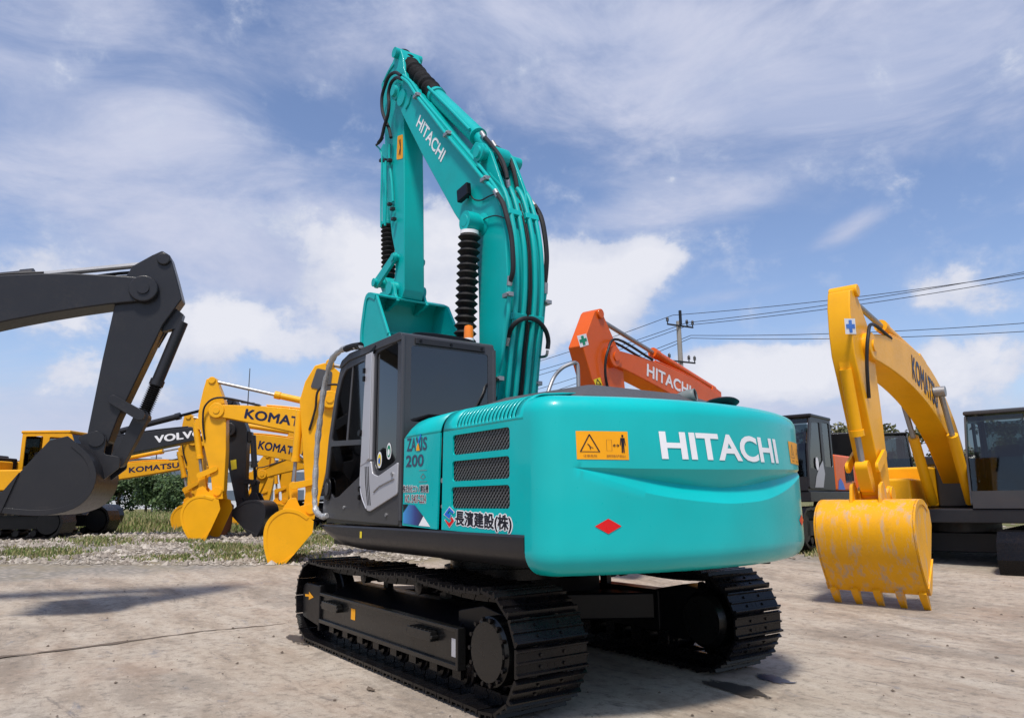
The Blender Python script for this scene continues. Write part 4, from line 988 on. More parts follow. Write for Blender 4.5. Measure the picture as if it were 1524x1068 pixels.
def bgex(label, O, ang, pin, bp, foot, mat, sc=1., lets=None, text=None, tcol=None, bang=0., armmat=None, bmat=None, bendh=.17, W=1.05, blen=1., cyl=True, hoseside=1, body_=True, group=None, cabmat=None, armprof=None, boomth=1., bodymat=None, bellows=False, bold=.03, tpos=(.44, .70), th=.40, sideplate=None, rodmat=None, hs=(1, .3), bsc=None, tpo=.78):
    fr = Frame(O, ang); rt = empty('excavator', O, ang, label, 'excavator', group)
    armmat = armmat or mat; bmat = bmat or armmat; rodmat = rodmat or chrome
    wb = .21*sc; wa = .15*sc
    pin = Vector(pin); bp = Vector(bp); foot = Vector(foot)
    # boom centreline: quadratic curve
    c = pin-foot; L_ = c.length; n_ = Vector((-c.y, c.x)).normalized(); n_ = n_ if n_.y > 0 else -n_
    ctl = foot+c*.36+n_*bendh*2*L_; up_, lo_ = [], []
    N = 18
    for k in range(N+1):
        t = k/N; p = (1-t)**2*foot+2*t*(1-t)*ctl+t*t*pin; d = (2*(1-t)*(ctl-foot)+2*t*(pin-ctl)).normalized(); m_ = Vector((-d.y, d.x)); m_ = m_ if m_.y > -.2 and n_.dot(m_) > 0 else -m_
        w_ = sc*boomth*(.17+.22*math.sin(PI*min(1, t*1.02))**.8)
        up_.append(tuple(p+m_*w_)); lo_.append(tuple(p-m_*w_))
    ends = [tuple(pin+(pin-Vector(up_[-2])).normalized()*.0+Vector((.17*sc*math.cos(a), .17*sc*math.sin(a)))) for a in []]
    mb = MB(); mb.prism(up_+lo_[::-1], -wb, wb); mb.lathe((pin.x, -wb-.04, pin.y), (pin.x, wb+.04, pin.y), [(0, .19*sc), (1, .19*sc)], 20)
    bm_ = mb.build('boom', mat, rt, bevel=.02)
    pt = lambda t: (1-t)**2*foot+2*t*(1-t)*ctl+t*t*pin
    if text:
        t0, t1 = tpos
        for side_ in (1, -1):
            a, b_ = (t1, t0) if side_ > 0 else (t0, t1)
            pa, pb = pt(a), pt(b_); d = (pb-pa).normalized(); m_ = Vector((-d.y, d.x)); m_ = m_ if m_.y > 0 else -m_; h = sc*boomth*th*.5
            q = quadmap([Vector((p.x, side_*(wb+.004), p.y)) for p in (pa+m_*h, pb+m_*h, pb-m_*h, pa-m_*h)])
            if isinstance(text, str): boldtext('lettering', text, q, .0075 if len(text) > 5 else .013, .045, tcol or white, bm_)
            else:
                for s_, x0, x1, mt in text: v_, f_2 = text2d(s_, bold); flatmesh('lettering', ([(x0+x*(x1-x0), y) for x, y in v_], f_2), q, mt, bm_)
    if armprof is None:
        armprof = [(0, -.14), (.5, -.2), (.9, -.21), (1.0, -.2), (1.22, -.17), (1.80, .02), (1.86, .12), (1.82, .26), (1.55, .34), (1.2, .42), (.95, .47), (.8, .42), (.15, .16), (0, .14), (-.05, 0)]
    pol, (b0, d, no, LA) = seg_arm(bp, pin, [((a if a <= 1 else 1+(a-1)*sc), o*sc) for a, o in armprof])
    mb = MB(); mb.prism(pol, -wa, wa); tp = b0+d*(LA+tpo*sc)+no*.12*sc
    mb.lathe((tp.x, -wa-.04, tp.y), (tp.x, wa+.04, tp.y), [(0, .09*sc), (1, .09*sc)], 16)
    am = mb.build('arm', armmat, rt, bevel=.018)
    mb = MB(); mb.lathe((bp.x, -wa-.07*sc, bp.y), (bp.x, wa+.07*sc, bp.y), [(0, .1*sc), (1, .1*sc)], 16); mb.build('arm_pin', armmat, am)
    mb = MB(); mb.lathe((pin.x, -wb-.06, pin.y), (pin.x, wb+.06, pin.y), [(0, .08*sc), (1, .08*sc)], 16); mb.build('arm_pin', armmat, am)
    if cyl:
        m0 = pt(.50); dd = (pt(.55)-pt(.45)).normalized(); mm = Vector((-dd.y, dd.x)); mm = mm if mm.y > 0 else -mm; m0 = m0+mm*.62*sc*boomth
        a = Vector((m0.x, 0, m0.y)); b_ = Vector((tp.x, 0, tp.y)); mb = MB(); mb.tube([a, a.lerp(b_, .55)], .085*sc, 14); mb.prism([tuple(m0+dd*.2*sc), tuple(m0-dd*.2*sc), tuple(m0-dd*.3*sc-mm*.4*sc), tuple(m0+dd*.3*sc-mm*.4*sc)], -.1*sc, .1*sc); mb.tube([a.lerp(b_, .52), a.lerp(b_, .56)], .1*sc, 14)
        cy_ = mb.build('arm_cylinder', mat, rt); mb = MB(); mb.tube([a.lerp(b_, .5), b_], .042*sc, 10); mb.build('cylinder_rod', rodmat, cy_)
        # boom cylinders
        for sy in (-1, 1):
            q0 = pt(.48); q0 = Vector((q0.x, sy*(wb+.1*sc), q0.y)); q1 = Vector((foot.x+.65*sc, sy*(wb+.1*sc), foot.y-.45*sc)); mb = MB(); mb.tube([q1, q1.lerp(q0, .62)], .09*sc, 14); cy_ = mb.build('boom_cylinder', mat, rt); mb = MB(); mb.tube([q1.lerp(q0, .6), q0], .045*sc, 10); mb.tube([(q0.x, sy*wb*.9, q0.z), (q0.x, sy*(wb+.18*sc), q0.z)], .09*sc, 12); mb.build('cylinder_rod', rodmat, cy_)
        # hoses
        e = b0+d*(LA+.1*sc)+no*.30*sc
        for sy in hs:
            mb = MB(); s1 = pt(.86)+n_*.25*sc; mb.tube(sm([(s1.x, sy*.2*sc, s1.y), (pin.x-.1*sc, sy*.24*sc, pin.y+.32*sc), (e.x-.05*sc, sy*.26*sc, e.y+.05*sc), (e.x, sy*.22*sc, e.y-.35*sc), tuple((lambda w: (w.x, sy*.17*sc, w.y))(b0+d*(LA-.7*sc)+no*.3*sc))], 6), .024*sc, 8); mb.build('hose', rubber, am)
        for off in (.14, .08, -.1): 
            mb = MB(); pts = [(lambda w, k: (w.x, off*sc, w.y))(Vector(up_[k])+Vector((0, .04)), k) for k in range(3, 16)]; mb.tube(pts, .02*sc, 8); mb.build('hydraulic_pipe', mat, bm_)
    # bucket cylinder on the outer side, link, bucket
    c0 = b0+d*(LA*.86)+no*.56*sc; k0 = b0+d*(.42*sc)+no*.42*sc
    mb = MB(); a = Vector((c0.x, 0, c0.y)); b_ = Vector((k0.x, 0, k0.y)); mb.tube([a, a.lerp(b_, .66)], .08*sc, 14); mb.tube([a.lerp(b_, .62), a.lerp(b_, .68)], .095*sc, 14); mb.prism([tuple(c0+d*.1*sc), tuple(c0-d*.1*sc), tuple(c0-d*.25*sc-no*.3*sc), tuple(c0+d*.25*sc-no*.3*sc)], -.07*sc, .07*sc)
    cy_ = mb.build('bucket_cylinder', armmat, rt); mb = MB(); mb.tube([a.lerp(b_, .6), b_], .04*sc, 10)
    mb.build('cylinder_rod', rodmat, cy_)
    if bellows:
        mb = MB(); prof = []; nn = 16
        for k in range(nn): prof += [(k/nn, .06*sc), ((k+.5)/nn, .095*sc)]
        prof.append((1, .06*sc)); mb.lathe(a.lerp(b_, .66), a.lerp(b_, .98), prof, 18); mb.build('bellows', bellow, cy_, smooth=False)
    mb = MB(); ak = b0+d*(.55*sc)+no*.05*sc
    ca, sa = math.cos(bang), math.sin(bang)
    rotp = lambda x, z: (bp.x+(x*ca-z*sa)*sc, bp.y+(x*sa+z*ca)*sc)
    ear = rotp(.38, .06)
    for y0 in (-wa-.06, wa+.02): link(tuple(k0), tuple(ak), y0, y0+.04, .07*sc, .06*sc, mb)
    link(tuple(k0), ear, -.08*sc, .08*sc, .09*sc, .08*sc, mb); mb.build('linkage', armmat, rt, bevel=.004)
    B = blen if blen > 0 else (bp.y-.02)/sc/(1.34*math.cos(bang)+.20)
    shell = [(-.02, -.16), (.22, -.10), (.48, -.15), (.66, -.33*B), (.71, -.56*B), (.62, -.84*B), (.46, -1.08*B), (.24, -1.34*B)]
    shell = [(p.x, p.y) for p in sm([(x, z, 0) for x, z in shell], 3)]
    sidep_ = shell+[(.17, -1.30*B), (-.02, -.86*B), (-.20, -.40*B), (-.14, -.2)]
    bkt = bucket(rt, [rotp(x, z) for x, z in shell], [rotp(x, z) for x, z in sidep_], W*sc, bmat, tlen=(.27 if blen < 0 else .17)*sc)
    for y0 in (-wa-.05, wa+.01):
        mb = MB(); mb.prism(rpoly([rotp(x, z) for x, z in ((-.15, -.18), (-.1, .06), (.05, .11), (.22, -.02), (.36, .13), (.48, .06), (.52, -.2))], .03), y0, y0+.04)
        mb.build('bucket_ear', bmat, bkt, bevel=.006)
    ob_ = None
    if body_:
        body(rt, foot.x-.2*sc, bodymat or mat, None, bsc or sc, cabmat=cabmat)
    return fr, rt, bm_, am, bkt, (b0, d, no, LA)

def frame_at(u, d, ang): p = gpt(u, d); return Frame(p, ang), p
AR = math.atan2(-RH.y, -RH.x)   # forward pointing image-left
AL = math.atan2(RH.y, RH.x)     # forward pointing image-right
def spec(u, d, ang, pinpx, bppx, reach, sc, footz=None):
    fr, p = frame_at(u, d, ang)
    pin = Vector(fr.L(*pinpx, 0)); bp = Vector(fr.L(*bppx, 0)); fz = footz if footz is not None else 1.75*sc
    L_ = 5.6*sc if reach is None else reach; dz = pin.y-fz; dx = math.sqrt(max(.5, L_**2-dz*dz)); return p, pin, bp, (pin.x-dx, fz)

# 1 yellow excavator with arm upright, facing left
p, pin, bp, ft = spec(310, 21.5, AR+.10, (326, 612), (327, 731), None, 1.18)
ex1 = bgex('yellow excavator with bucket tip on gravel in front of the dark boom', p, AR+.10, pin, bp, ft, yel, 1.18, text='KOMATSU', tcol=navy, tpos=(.62, .90), th=.27, bang=.02, bendh=.05, blen=1.05, boomth=.85)
# 2 nearest yellow excavator behind the cab
p, pin, bp, ft = spec(430, 15.6, AR+.28, (490, 596), (462, 757), None, 1.02)
ex2 = bgex('yellow excavator nearest to the turquoise cab, grey plate at the top of its arm', p, AR+.28, pin, bp, ft, yel, 1.02, text='KOMATSU', tcol=navy, bang=.33, W=1.1, blen=1.05, bendh=.10,
   armprof=[(0, -.14), (.5, -.2), (.9, -.24), (1.0, -.24), (1.3, -.2), (1.62, -.12), (1.74, .06), (1.77, .24), (1.68, .42), (1.3, .56), (.95, .60), (.8, .52), (.15, .16), (0, .14), (-.05, 0)])
_, rt2, _, am2, _, (b0, d, no, LA) = ex2
mb = MB()
for y0 in (-.17, .155): mb.prism(rpoly([tuple(b0+d*(LA+a)+no*o) for a, o in ((.18, .02), (.62, .04), (.64, .38), (.2, .44))], .05), y0, y0+.015)
mb.build('grey_plate', hoodgrey, am2)
# 3 arched yellow boom farther back
p, pin, bp, ft = spec(300, 27, AR+.05, (292, 655), (300, 745), 6.2, 1.15)
bgex('yellow excavator with an arched boom seen through the gap beside the dark arm', p, AR+.05, pin, bp, ft, yelold, 1.15, text='KOMATSU', tcol=navy, tpos=(.42, .68), th=.28, bendh=.05, boomth=.9)
# 4 yellow excavator far left, facing right
p, pin, bp, ft = spec(285, 30, AL-.05, (290, 690), (287, 752), None, 1.0)
bgex('yellow excavator far left whose small bucket hangs above the grass by the hedge', p, AL-.05, pin, bp, ft, yelold, 1.0, text='KOMATSU', tcol=navy, tpos=(.60, .92), th=.26, bendh=.02, W=.9, blen=.6, boomth=.8)
# 5 dark machine with white serif lettering
p, pin, bp, ft = spec(355, 23, AL-.0, (345, 640), (361, 745), 6.4, 1.15)
exv = bgex('dark grey armed excavator with white lettering on its boom and yellow decal on its arm', p, AL, pin, bp, ft, dkgrey, 1.12, text='VOLVO', tcol=white, tpos=(.70, .90), th=.27, bendh=.03, boomth=.70, bang=.35, W=1.1, blen=.85, bold=.035, rodmat=black, cabmat=yelold, bodymat=yelold)
frv, rtv = exv[0], exv[1]
flatmesh('warning_decal', SQ, quadmap([Vector((frv.L(u, v, -.18)[0], .0, frv.L(u, v, -.18)[1]))+Vector((0, -.18 if False else .0, 0)) for u, v in ((343, 685), (351.5, 683), (352.5, 697), (344.5, 699))]), decyel, exv[3])
exv[3].children[-1].location = (0, -.185, 0)
# 6 orange machine to the right behind the counterweight
angO = math.atan2(-.65*RH.y-.76*DH.y, -.65*RH.x-.76*DH.x)
OO = CAM+RH*6.45+DH*18.3; OO = Vector((OO.x, OO.y, gh(OO.x, OO.y)))
frO = Frame(OO, angO); pinO = frO.L(899, 533, .0); bpO = frO.L(921, 655, 0)
exo = bgex('orange excavator with white lettering and green cross sticker, standing behind the turquoise counterweight', OO, angO, pinO, bpO, (.25, 1.75), orange, 1.0, text='HITACHI', tcol=white, bsc=1.0, tpos=(.68, .88), th=.27, bendh=.06, bang=.2, cabmat=dkgrey, bodymat=brorange, boomth=.84,
   armprof=[(0, -.14), (.5, -.26), (.9, -.34), (1.0, -.34), (1.3, -.2), (1.80, .02), (1.86, .14), (1.84, .26), (1.30, .82), (.8, .72), (.15, .2), (0, .14), (-.05, 0)])
_, rto, _, amo, _, _ = exo
def sticker(fr, t, px, par, bg, fg, cross=True):
    q = quadmap([Vector((fr.L(u, v, t)[0], t+(.004 if t > 0 else -.004), fr.L(u, v, t)[1])) for u, v in px])
    s_ = flatmesh('sticker', SQ, q, bg, par)
    q2 = quadmap([Vector((fr.L(u, v, t)[0], t+(.008 if t > 0 else -.008), fr.L(u, v, t)[1])) for u, v in px])
    if cross: flatmesh('sticker_cross', ([(.36, .1), (.64, .1), (.64, .36), (.9, .36), (.9, .64), (.64, .64), (.64, .9), (.36, .9), (.36, .64), (.1, .64), (.1, .36), (.36, .36)], [(0, 1, 2, 11), (10, 11, 8, 9)[:0] or (11, 2, 5, 8), (8, 5, 6, 7), (2, 3, 4, 5), (10, 11, 8, 9)]), q2, fg, s_)
    else: flatmesh('sticker_mark', strokes([[(.15, .3), (.85, .3), (.5, .9), (.15, .3)]], .1), q2, fg, s_)
sticker(frO, .15, Z([(122, 253), (165, 242), (178, 295), (138, 308)], 3.175, 820, 420), amo, white, greenl)
sticker(frO, .15, Z([(200, 460), (232, 448), (245, 498), (212, 490)], 3.175, 820, 420), amo, decyel, blackl, False)
# decals on the orange body
flatmesh('swoosh_decal', ([(0, 0), (.75, 0), (1, .5), (.9, 1), (.55, .75), (.2, .4)], [(0, 1, 2, 3, 4, 5)]), lambda x, y: (1.15-.75*x, 1.376, 1.32+.62*y), silver, rto)
flatmesh('sticker', disc(), lambda x, y: (.98-.2*x, 1.378, 1.7+.3*y), white, rto)
flatmesh('lettering', text2d('200', .03), lambda x, y: (-1.15-.5*x, 1.366, 1.45+.22*y), blackl, rto)
flatmesh('swoosh_decal', ([(0, 0), (1, 0), (.75, .6), (.45, 1), (.15, .7)], [(0, 1, 2, 3, 4)]), lambda x, y: (-.5-.55*x, 1.367, 1.28+.28*y), bluel, rto)
# 7 near right yellow machine
fwd = (-RH*.66-DH*.75).normalized(); angR = math.atan2(fwd.y, fwd.x)
d_ = 9.8; PR = CAM+DH*d_+RH*((1275-762)/FPX*d_*1.0); PR = Vector((PR.x, PR.y, 0))
frR = Frame(PR, angR); pinR = frR.L(1272, 518, 0); bpR = frR.L(1304, 735, 0)
pinR = Vector(pinR); dz = pinR.y-1.8
exr = bgex('yellow excavator at the right with blue cross sticker and worn scraped bucket', PR, angR, pinR, bpR, (pinR.x-math.sqrt(5.9**2-dz*dz), 1.8), yelw if False else yel, 1.0, text='KOMATSU', tcol=navy, bang=.12, bmat=yelw, W=1.2, blen=-1, bendh=.13, hs=(1,),
   armprof=[(0, -.16), (.5, -.28), (.9, -.34), (1.0, -.34), (1.3, -.24), (1.72, .06), (1.80, .16), (1.78, .36), (1.55, .48), (1.2, .56), (.95, .58), (.8, .50), (.15, .2), (0, .16), (-.05, 0)])
sticker(frR, .15, [(1256, 474), (1272, 474), (1274, 497), (1258, 497)], exr[3], white, bluel)
# 8 dark machine high on the left
dL = 10.0; PLf = CAM+DH*dL+RH*((215-762)/FPX*dL); PLf = Vector((PLf.x, PLf.y, 0))
frL = Frame(PLf, AL+.25); pl_ = Vector(frL.L(219, 436, 0)); bl_ = Vector(frL.L(150, 655, 0)); dz = pl_.y-1.8
bgex('large charcoal excavator at the left edge with black bellows over its bucket cylinder', PLf, AL+.25, pl_, bl_, (pl_.x-math.sqrt(5.7**2-dz*dz), 1.8), dkgrey, 1.0, bellows=True, tpo=.50, bang=-1.0, bendh=.14,
   armprof=[(0, -.14), (.5, -.25), (.9, -.32), (1.0, -.32), (1.3, -.25), (1.52, -.05), (1.62, .06), (1.58, .18), (1.3, .34), (1.0, .50), (.8, .36), (.15, .16), (0, .14), (-.05, 0)])
# 9 background row
rowspec = [(418, 31, (392, 706), (372, 752), 'SANY'), (455, 36, (404, 700), (396, 748), None), (505, 33, (430, 690), (425, 745), None)]
lab9 = ['yellow excavator with white lettering on its low boom, behind the dark bucket', 'yellow excavator in the back row left of the nearest yellow arm', 'yellow excavator in the back row mostly hidden by the turquoise cab']
for (u, d_, pp, bb_, tx), lb in zip(rowspec, lab9):
    p, pin, bp, ft = spec(u, d_, AR+.1, pp, bb_, 5.4, 1.0)
    bgex(lb, p, AR+.1, pin, bp, ft, yelold, 1.0, text=tx, tcol=white, tpos=(.5, .75), th=.34, bendh=.16, W=.9, blen=.7)
# dark machine behind the orange one
p = gpt(1262, 25); 
rt = empty('excavator', p, angO+.4, 'black excavator body with raised engine cover behind the orange one at right', 'excavator')
body(rt, 0, black, None, 1.0, cabmat=black)
mb = MB(); mb.box(-1.9, -.6, -.9, .9, 0, .08, Matrix.Rotation(-1.0, 3, 'Y')); o = mb.build('raised_cover', dkgrey, rt, bevel=.03); o.location = (0, 0, 2.6)
# rusty bucket on the ground
p = gpt(352, 24); rb = empty('rusty_bucket', p, AR+.5, 'rusty brown loose bucket lying in the grass behind the yellow bucket', 'bucket')
sh = [(0, 1.0), (.3, 1.05), (.7, .95), (.95, .6), (.9, .25), (.6, .03), (.1, .02)]
bucket(rb, sh, sh+[(-.05, .2), (-.1, .9)], 1.6, rustm, name='bucket_shell')

# ================================================================== POLE AND WIRES
def wpt(u, v, d): 
    r_ = ray(u, v); k = d/r_.dot(DH); return CAM+r_*k
pb = wpt(1013, 540, 34); pole = empty('utility_pole', (pb.x, pb.y, .7), math.atan2(RH.y, RH.x)+.5, 'grey concrete utility pole with two crossarms, rising behind the orange boom', 'pole')
ztop = wpt(1010, 478, 34).z-.7
mb = MB(); mb.tube([(0, 0, 0), (0, 0, ztop)], [.15, .11], 14); mb.build('pole_shaft', woodpole, pole)
for zz in (ztop-.25, ztop-2.0):
    mb = MB(); mb.box(-.8, .8, -.15, -.09, zz-.035, zz+.035); ca = mb.build('crossarm', dkgrey, pole)
    mb = MB()
    for x in (-.78, .42, .78): mb.lathe((x, -.12, zz+.05), (x, -.12, zz+.35), [(0, .03), (.3, .03), (.35, .08), (.6, .05), (.65, .08), (1, .03)], 10)
    mb.build('insulators', dkgrey, ca)
mb = MB(); mb.box(-.05, .05, -.2, -.1, ztop-.2, ztop+.5); mb.build('top_bracket', dkgrey, pole)
wires = [((700, 566), (1001, 469), (1560, 402)), ((700, 578), (1023, 480), (1560, 398)), ((700, 586), (1026, 483.5), (1560, 407)), ((760, 590), (1028, 499), (1560, 478)), ((760, 602), (1028, 503), (1560, 491))]
wl = ['topmost overhead power line crossing the utility pole', 'second overhead power line from the top at the utility pole', 'third overhead power line from the top at the utility pole', 'upper of the two low overhead lines at the utility pole', 'lowest overhead line at the utility pole']
for (a, b_, c), lb in zip(wires, wl):
    A3, B3, C3 = wpt(*a, 44), wpt(*b_, 34), wpt(*c, 28)
    mb = MB(); pts = []
    for s_, e_ in ((A3, B3), (B3, C3)):
        for k in range(13): t = k/12; q_ = s_.lerp(e_, t); q_ = q_-Vector((0, 0, .5*4*t*(1-t)*.35)); pts.append(q_)
    pts = pts[:13]+pts[14:]
    mb.tube(pts, .015, 5); o = mb.build('power_line', cable); tag(o, lb, 'power line', 'overhead power lines')
# antenna and lattice poles at left
for (u, v, d_, r_, lb) in ((373, 548, 55, .05, 'thin tall antenna mast rising above the yellow booms at left'), (245, 655, 70, .06, 'slim pole standing before the white factory at left')):
    b_ = gpt(u, d_); t = wpt(u, v, d_); mb = MB(); mb.tube([(0, 0, 0), (0, 0, t.z-b_.z)], [r_*1.6, r_*.6], 8)
    mb.box(-.02, .02, -.5, .5, (t.z-b_.z)*.75, (t.z-b_.z)*.76)
    o = mb.build('mast', hoodgrey); o.location = b_; tag(o, lb, 'mast')
# ================================================================== BUILDINGS AND TREES
def factory(u, d_, w, h, ang, lb):
    p = gpt(u, d_); rt = empty('factory_building', p, ang, lb, 'building')
    mb = MB(); mb.box(-w/2, w/2, 0, 14, 0, h); mb.build('wall', wallm, rt)
    mb = MB(); mb.prism([(-w/2-.3, h+.003), (w/2+.3, h+.003), (w/2+.3, h+.25), (0, h+.9), (-w/2-.3, h+.25)], -.3, 14.3); mb.build('roof', hoodgrey, rt)
    n_ = int(w/4)
    for k in range(n_):
        x = -w/2+(k+.5)*w/n_; mb = MB(); mb.box(x-1.3, x+1.3, -.05, .02, h*.62, h*.84); mb.build('window', winm, rt)
        mb = MB(); mb.box(x-1.3, x+1.3, -.05, .02, h*.2, h*.42); mb.build('window', winm, rt)
AN = math.atan2(RH.y, RH.x)
factory(190, 118, 46, 7.2, AN+.15, 'long low white factory building beyond the hedge at far left')
factory(470, 105, 34, 6.0, AN+.1, 'white industrial shed behind the row of yellow excavators')
m, n, b = newmat('hedge_leaf')
inf = n.n('ShaderNodeNewGeometry').outputs['Random Per Island']
n.l(n.ramp(inf, [(0, (.02, .045, .010)), (.5, (.035, .075, .016)), (1, (.075, .12, .03))]), b.inputs['Base Color']); b.inputs['Roughness'].default_value = .7; leafm = m
m, n, b = newmat('dry_leaf')
inf = n.n('ShaderNodeNewGeometry').outputs['Random Per Island']
n.l(n.ramp(inf, [(0, (.07, .08, .03)), (.6, (.12, .12, .055)), (1, (.2, .19, .1))]), b.inputs['Base Color']); b.inputs['Roughness'].default_value = .8; leafd = m
bark = paint('bark', (.10, .075, .05), .9, dirt=.4)
def foliage(clumps, nleaf, size, rng):
    mb = MB()
    for (c, r_, wgt) in clumps:
        for _ in range(int(nleaf*wgt)):
            v = Vector((rng.gauss(0, 1), rng.gauss(0, 1), rng.gauss(0, 1))).normalized()*(rng.random()**.45)
            p = Vector(c)+Vector((v.x*r_[0], v.y*r_[1], v.z*r_[2])); s_ = size*rng.uniform(.6, 1.4)
            a = Vector((rng.gauss(0, 1), rng.gauss(0, 1), rng.gauss(0, 1))).normalized(); b_ = a.orthogonal().normalized()
            mb.add([p-a*s_, p+b_*s_*.5, p+a*s_, p-b_*s_*.5], [(0, 1, 2, 3)])
    return mb
rng = random.Random(3)
for i, u in enumerate((20, 62, 105, 150, 195, 236, 268)):
    d_ = 60+rng.uniform(-2, 2); p = gpt(u, d_); h = [3.6, 4.0, 3.7, 4.1, 3.8, 3.9, 3.7][i]
    rt = empty('shrub', p, 0, ['dark green leafy shrub at the far left end of the hedge', 'second dark green shrub from the left in the hedge', 'third dark green shrub from the left in the hedge', 'fourth dark green shrub from the left in the hedge', 'fifth dark green shrub from the left in the hedge', 'dark green hedge shrub left of the yellow arm, next to last', 'dark green hedge shrub ending beside the far yellow arm'][i], 'shrub', 'hedge of dark shrubs')
    cl_ = [((rng.uniform(-1.2, 1.2), rng.uniform(-1, 1), h*rng.uniform(.15, .78)), (rng.uniform(.8, 1.3), 1.0, rng.uniform(.6, .9)), 1) for _ in range(11)]
    foliage(cl_, 330, .13, rng).build('crown', leafm, rt, smooth=False)
    mb = MB(); mb.tube([(0, 0, 0), (0, 0, h*.6)], [.12, .04], 6)
    for k in range(5): mb.tube([(0, 0, .3+.2*k), (rng.uniform(-1, 1), rng.uniform(-.8, .8), h*.7)], [.05, .02], 5)
    mb.build('trunk', bark, rt)
def tree(u, d_, h, mat, lb, n_=500, grp=None, w=1.):
    p = gpt(u, d_); rt = empty('tree', p, 0, lb, 'tree', grp)
    cl_ = [((rng.gauss(0, .22)*h*w, rng.gauss(0, .2)*h*w, h*rng.uniform(.4, .95)), (h*.14*w, h*.14*w, h*.09), 1) for _ in range(14)]
    foliage(cl_, n_/3, h*.022, rng).build('crown', mat, rt, smooth=False)
    mb = MB(); mb.tube([(0, 0, 0), (.1, 0, h*.45), (0, .1, h*.8)], [h*.025, h*.018, h*.006], 8)
    for c, _, _ in cl_[:9]: mb.tube([(0, 0, h*.35), (c[0]*.5, c[1]*.5, (h*.4+c[2])/2), c], [h*.01, h*.006, h*.002], 5)
    mb.build('trunk', bark, rt)
tree(1232, 38, 4.9, leafd, 'sparse brownish-green tree between the orange excavator cab and the right yellow arm', 700)
tree(1390, 45, 6, leafd, 'olive tree beyond the right yellow excavator', 600)
tree(1480, 48, 5.4, leafd, 'smaller olive tree at the far right edge', 600)
tree(300, 80, 6.6, leafm, 'dark green tree rising above the hedge behind the far yellow arm', 700)
tree(1075, 52, 4.4, leafm, 'low green tree far behind the turquoise counterweight', 600)

# ================================================================== GROUND
m, n, b = newmat('dusty_concrete')
geo = n.n('ShaderNodeNewGeometry').outputs['Position']
big = n.noise(n.mapping(geo, sc=(1, 1, 1)), .35, 5, .6, .6)
mid = n.noise(n.mapping(geo, rot=(0, 0, .5), sc=(.6, 2.2, 1)), 1.1, 8, .65, .4)
fine = n.noise(geo, 9, 10, .75); grit = n.noise(geo, 55, 6, .8)
c = n.mix(n.mapr(big, .3, .7), (.34, .27, .205), (.43, .355, .275))
c = n.mix(n.mapr(mid, .38, .75), c, (.50, .44, .36))
pt = n.noise(n.mapping(geo, loc=(1, 4, 0), rot=(0, 0, .9), sc=(.7, 1.3, 1)), .45, 7, .68, 1.0)
c = n.mix(n.m('MULTIPLY', n.mapr(pt, .50, .62, 0, 1, True), .5), c, (.21, .175, .14))
c = n.mix(n.m('MULTIPLY', n.mapr(mid, .46, .30), .5), c, (.24, .195, .15))
c = n.mix(n.m('MULTIPLY', n.mapr(fine, .49, .36), .65), c, (.15, .128, .105))
c = n.mix(n.m('MULTIPLY', n.mapr(fine, .56, .68), .5), c, (.62, .55, .46))
c = n.mix(n.m('MULTIPLY', n.mapr(grit, .56, .68), .6), c, (.10, .088, .075))
bl_ = n.noise(n.mapping(geo, loc=(3, 7, 0), sc=(1, 2, 1)), 2.2, 6, .7, .8)
c = n.mix(n.m('MULTIPLY', n.mapr(bl_, .60, .70), .5), c, (.13, .15, .19))
rd = n.noise(n.mapping(geo, loc=(9, 1, 0)), .8, 5, .6)
c = n.mix(n.m('MULTIPLY', n.mapr(rd, .55, .75), .35), c, (.38, .25, .17))
dk = n.noise(n.mapping(geo, loc=(5, 2, 0), rot=(0, 0, -.6), sc=(.5, 2.4, 1)), 1.7, 8, .75, 1.2)
c = n.mix(n.m('MULTIPLY', n.mapr(dk, .58, .66), .6), c, (.12, .105, .095))
# zones by distance from the yard corner: concrete -> gravel -> grass soil
vs_ = n.n('ShaderNodeVectorMath', operation='SUBTRACT'); n.l(geo, vs_.inputs[0]); vs_.inputs[1].default_value = (CX, CY, 0)
vm = n.n('ShaderNodeVectorMath', operation='MULTIPLY'); n.l(vs_.outputs[0], vm.inputs[0]); vm.inputs[1].default_value = (1, 1, 0)
ln = n.n('ShaderNodeVectorMath', operation='LENGTH'); n.l(vm.outputs[0], ln.inputs[0]); dist = ln.outputs['Value']
dist = n.m('ADD', dist, n.m('MULTIPLY', n.m('SUBTRACT', n.noise(geo, .9, 5, .6), .5), 3.0))
vor = n.n('ShaderNodeTexVoronoi'); n.l(geo, vor.inputs['Vector']); vor.inputs['Scale'].default_value = 9
grav = n.mix(n.mapr(vor.outputs['Distance'], .0, .6), (.42, .37, .31), (.22, .20, .17))
grav = n.mix(n.mapr(n.noise(geo, .5, 5, .6), .45, .6), grav, (.24, .20, .13))
c = n.mix(n.mapr(dist, 14.6, 15.8), c, grav)
c = n.mix(n.mapr(dist, 25, 28), c, n.mix(n.mapr(n.noise(geo, .7, 4), .35, .65), (.10, .12, .035), (.20, .16, .08)))
n.l(c, b.inputs['Base Color']); b.inputs['Roughness'].default_value = .9; b.inputs['Specular IOR Level'].default_value = .25
bp = n.n('ShaderNodeBump'); bp.inputs['Strength'].default_value = .8; bp.inputs['Distance'].default_value = .03
n.l(n.m('ADD', n.m('MULTIPLY', fine, .6), n.m('MULTIPLY', grit, .35)), bp.inputs['Height']); n.l(bp.outputs[0], b.inputs['Normal'])
gmat = m
mb = MB(); rs = [0]; r_ = .4
while r_ < 1200: rs.append(r_); r_ *= 1.06 if r_ < 40 else 1.25
NA = 180
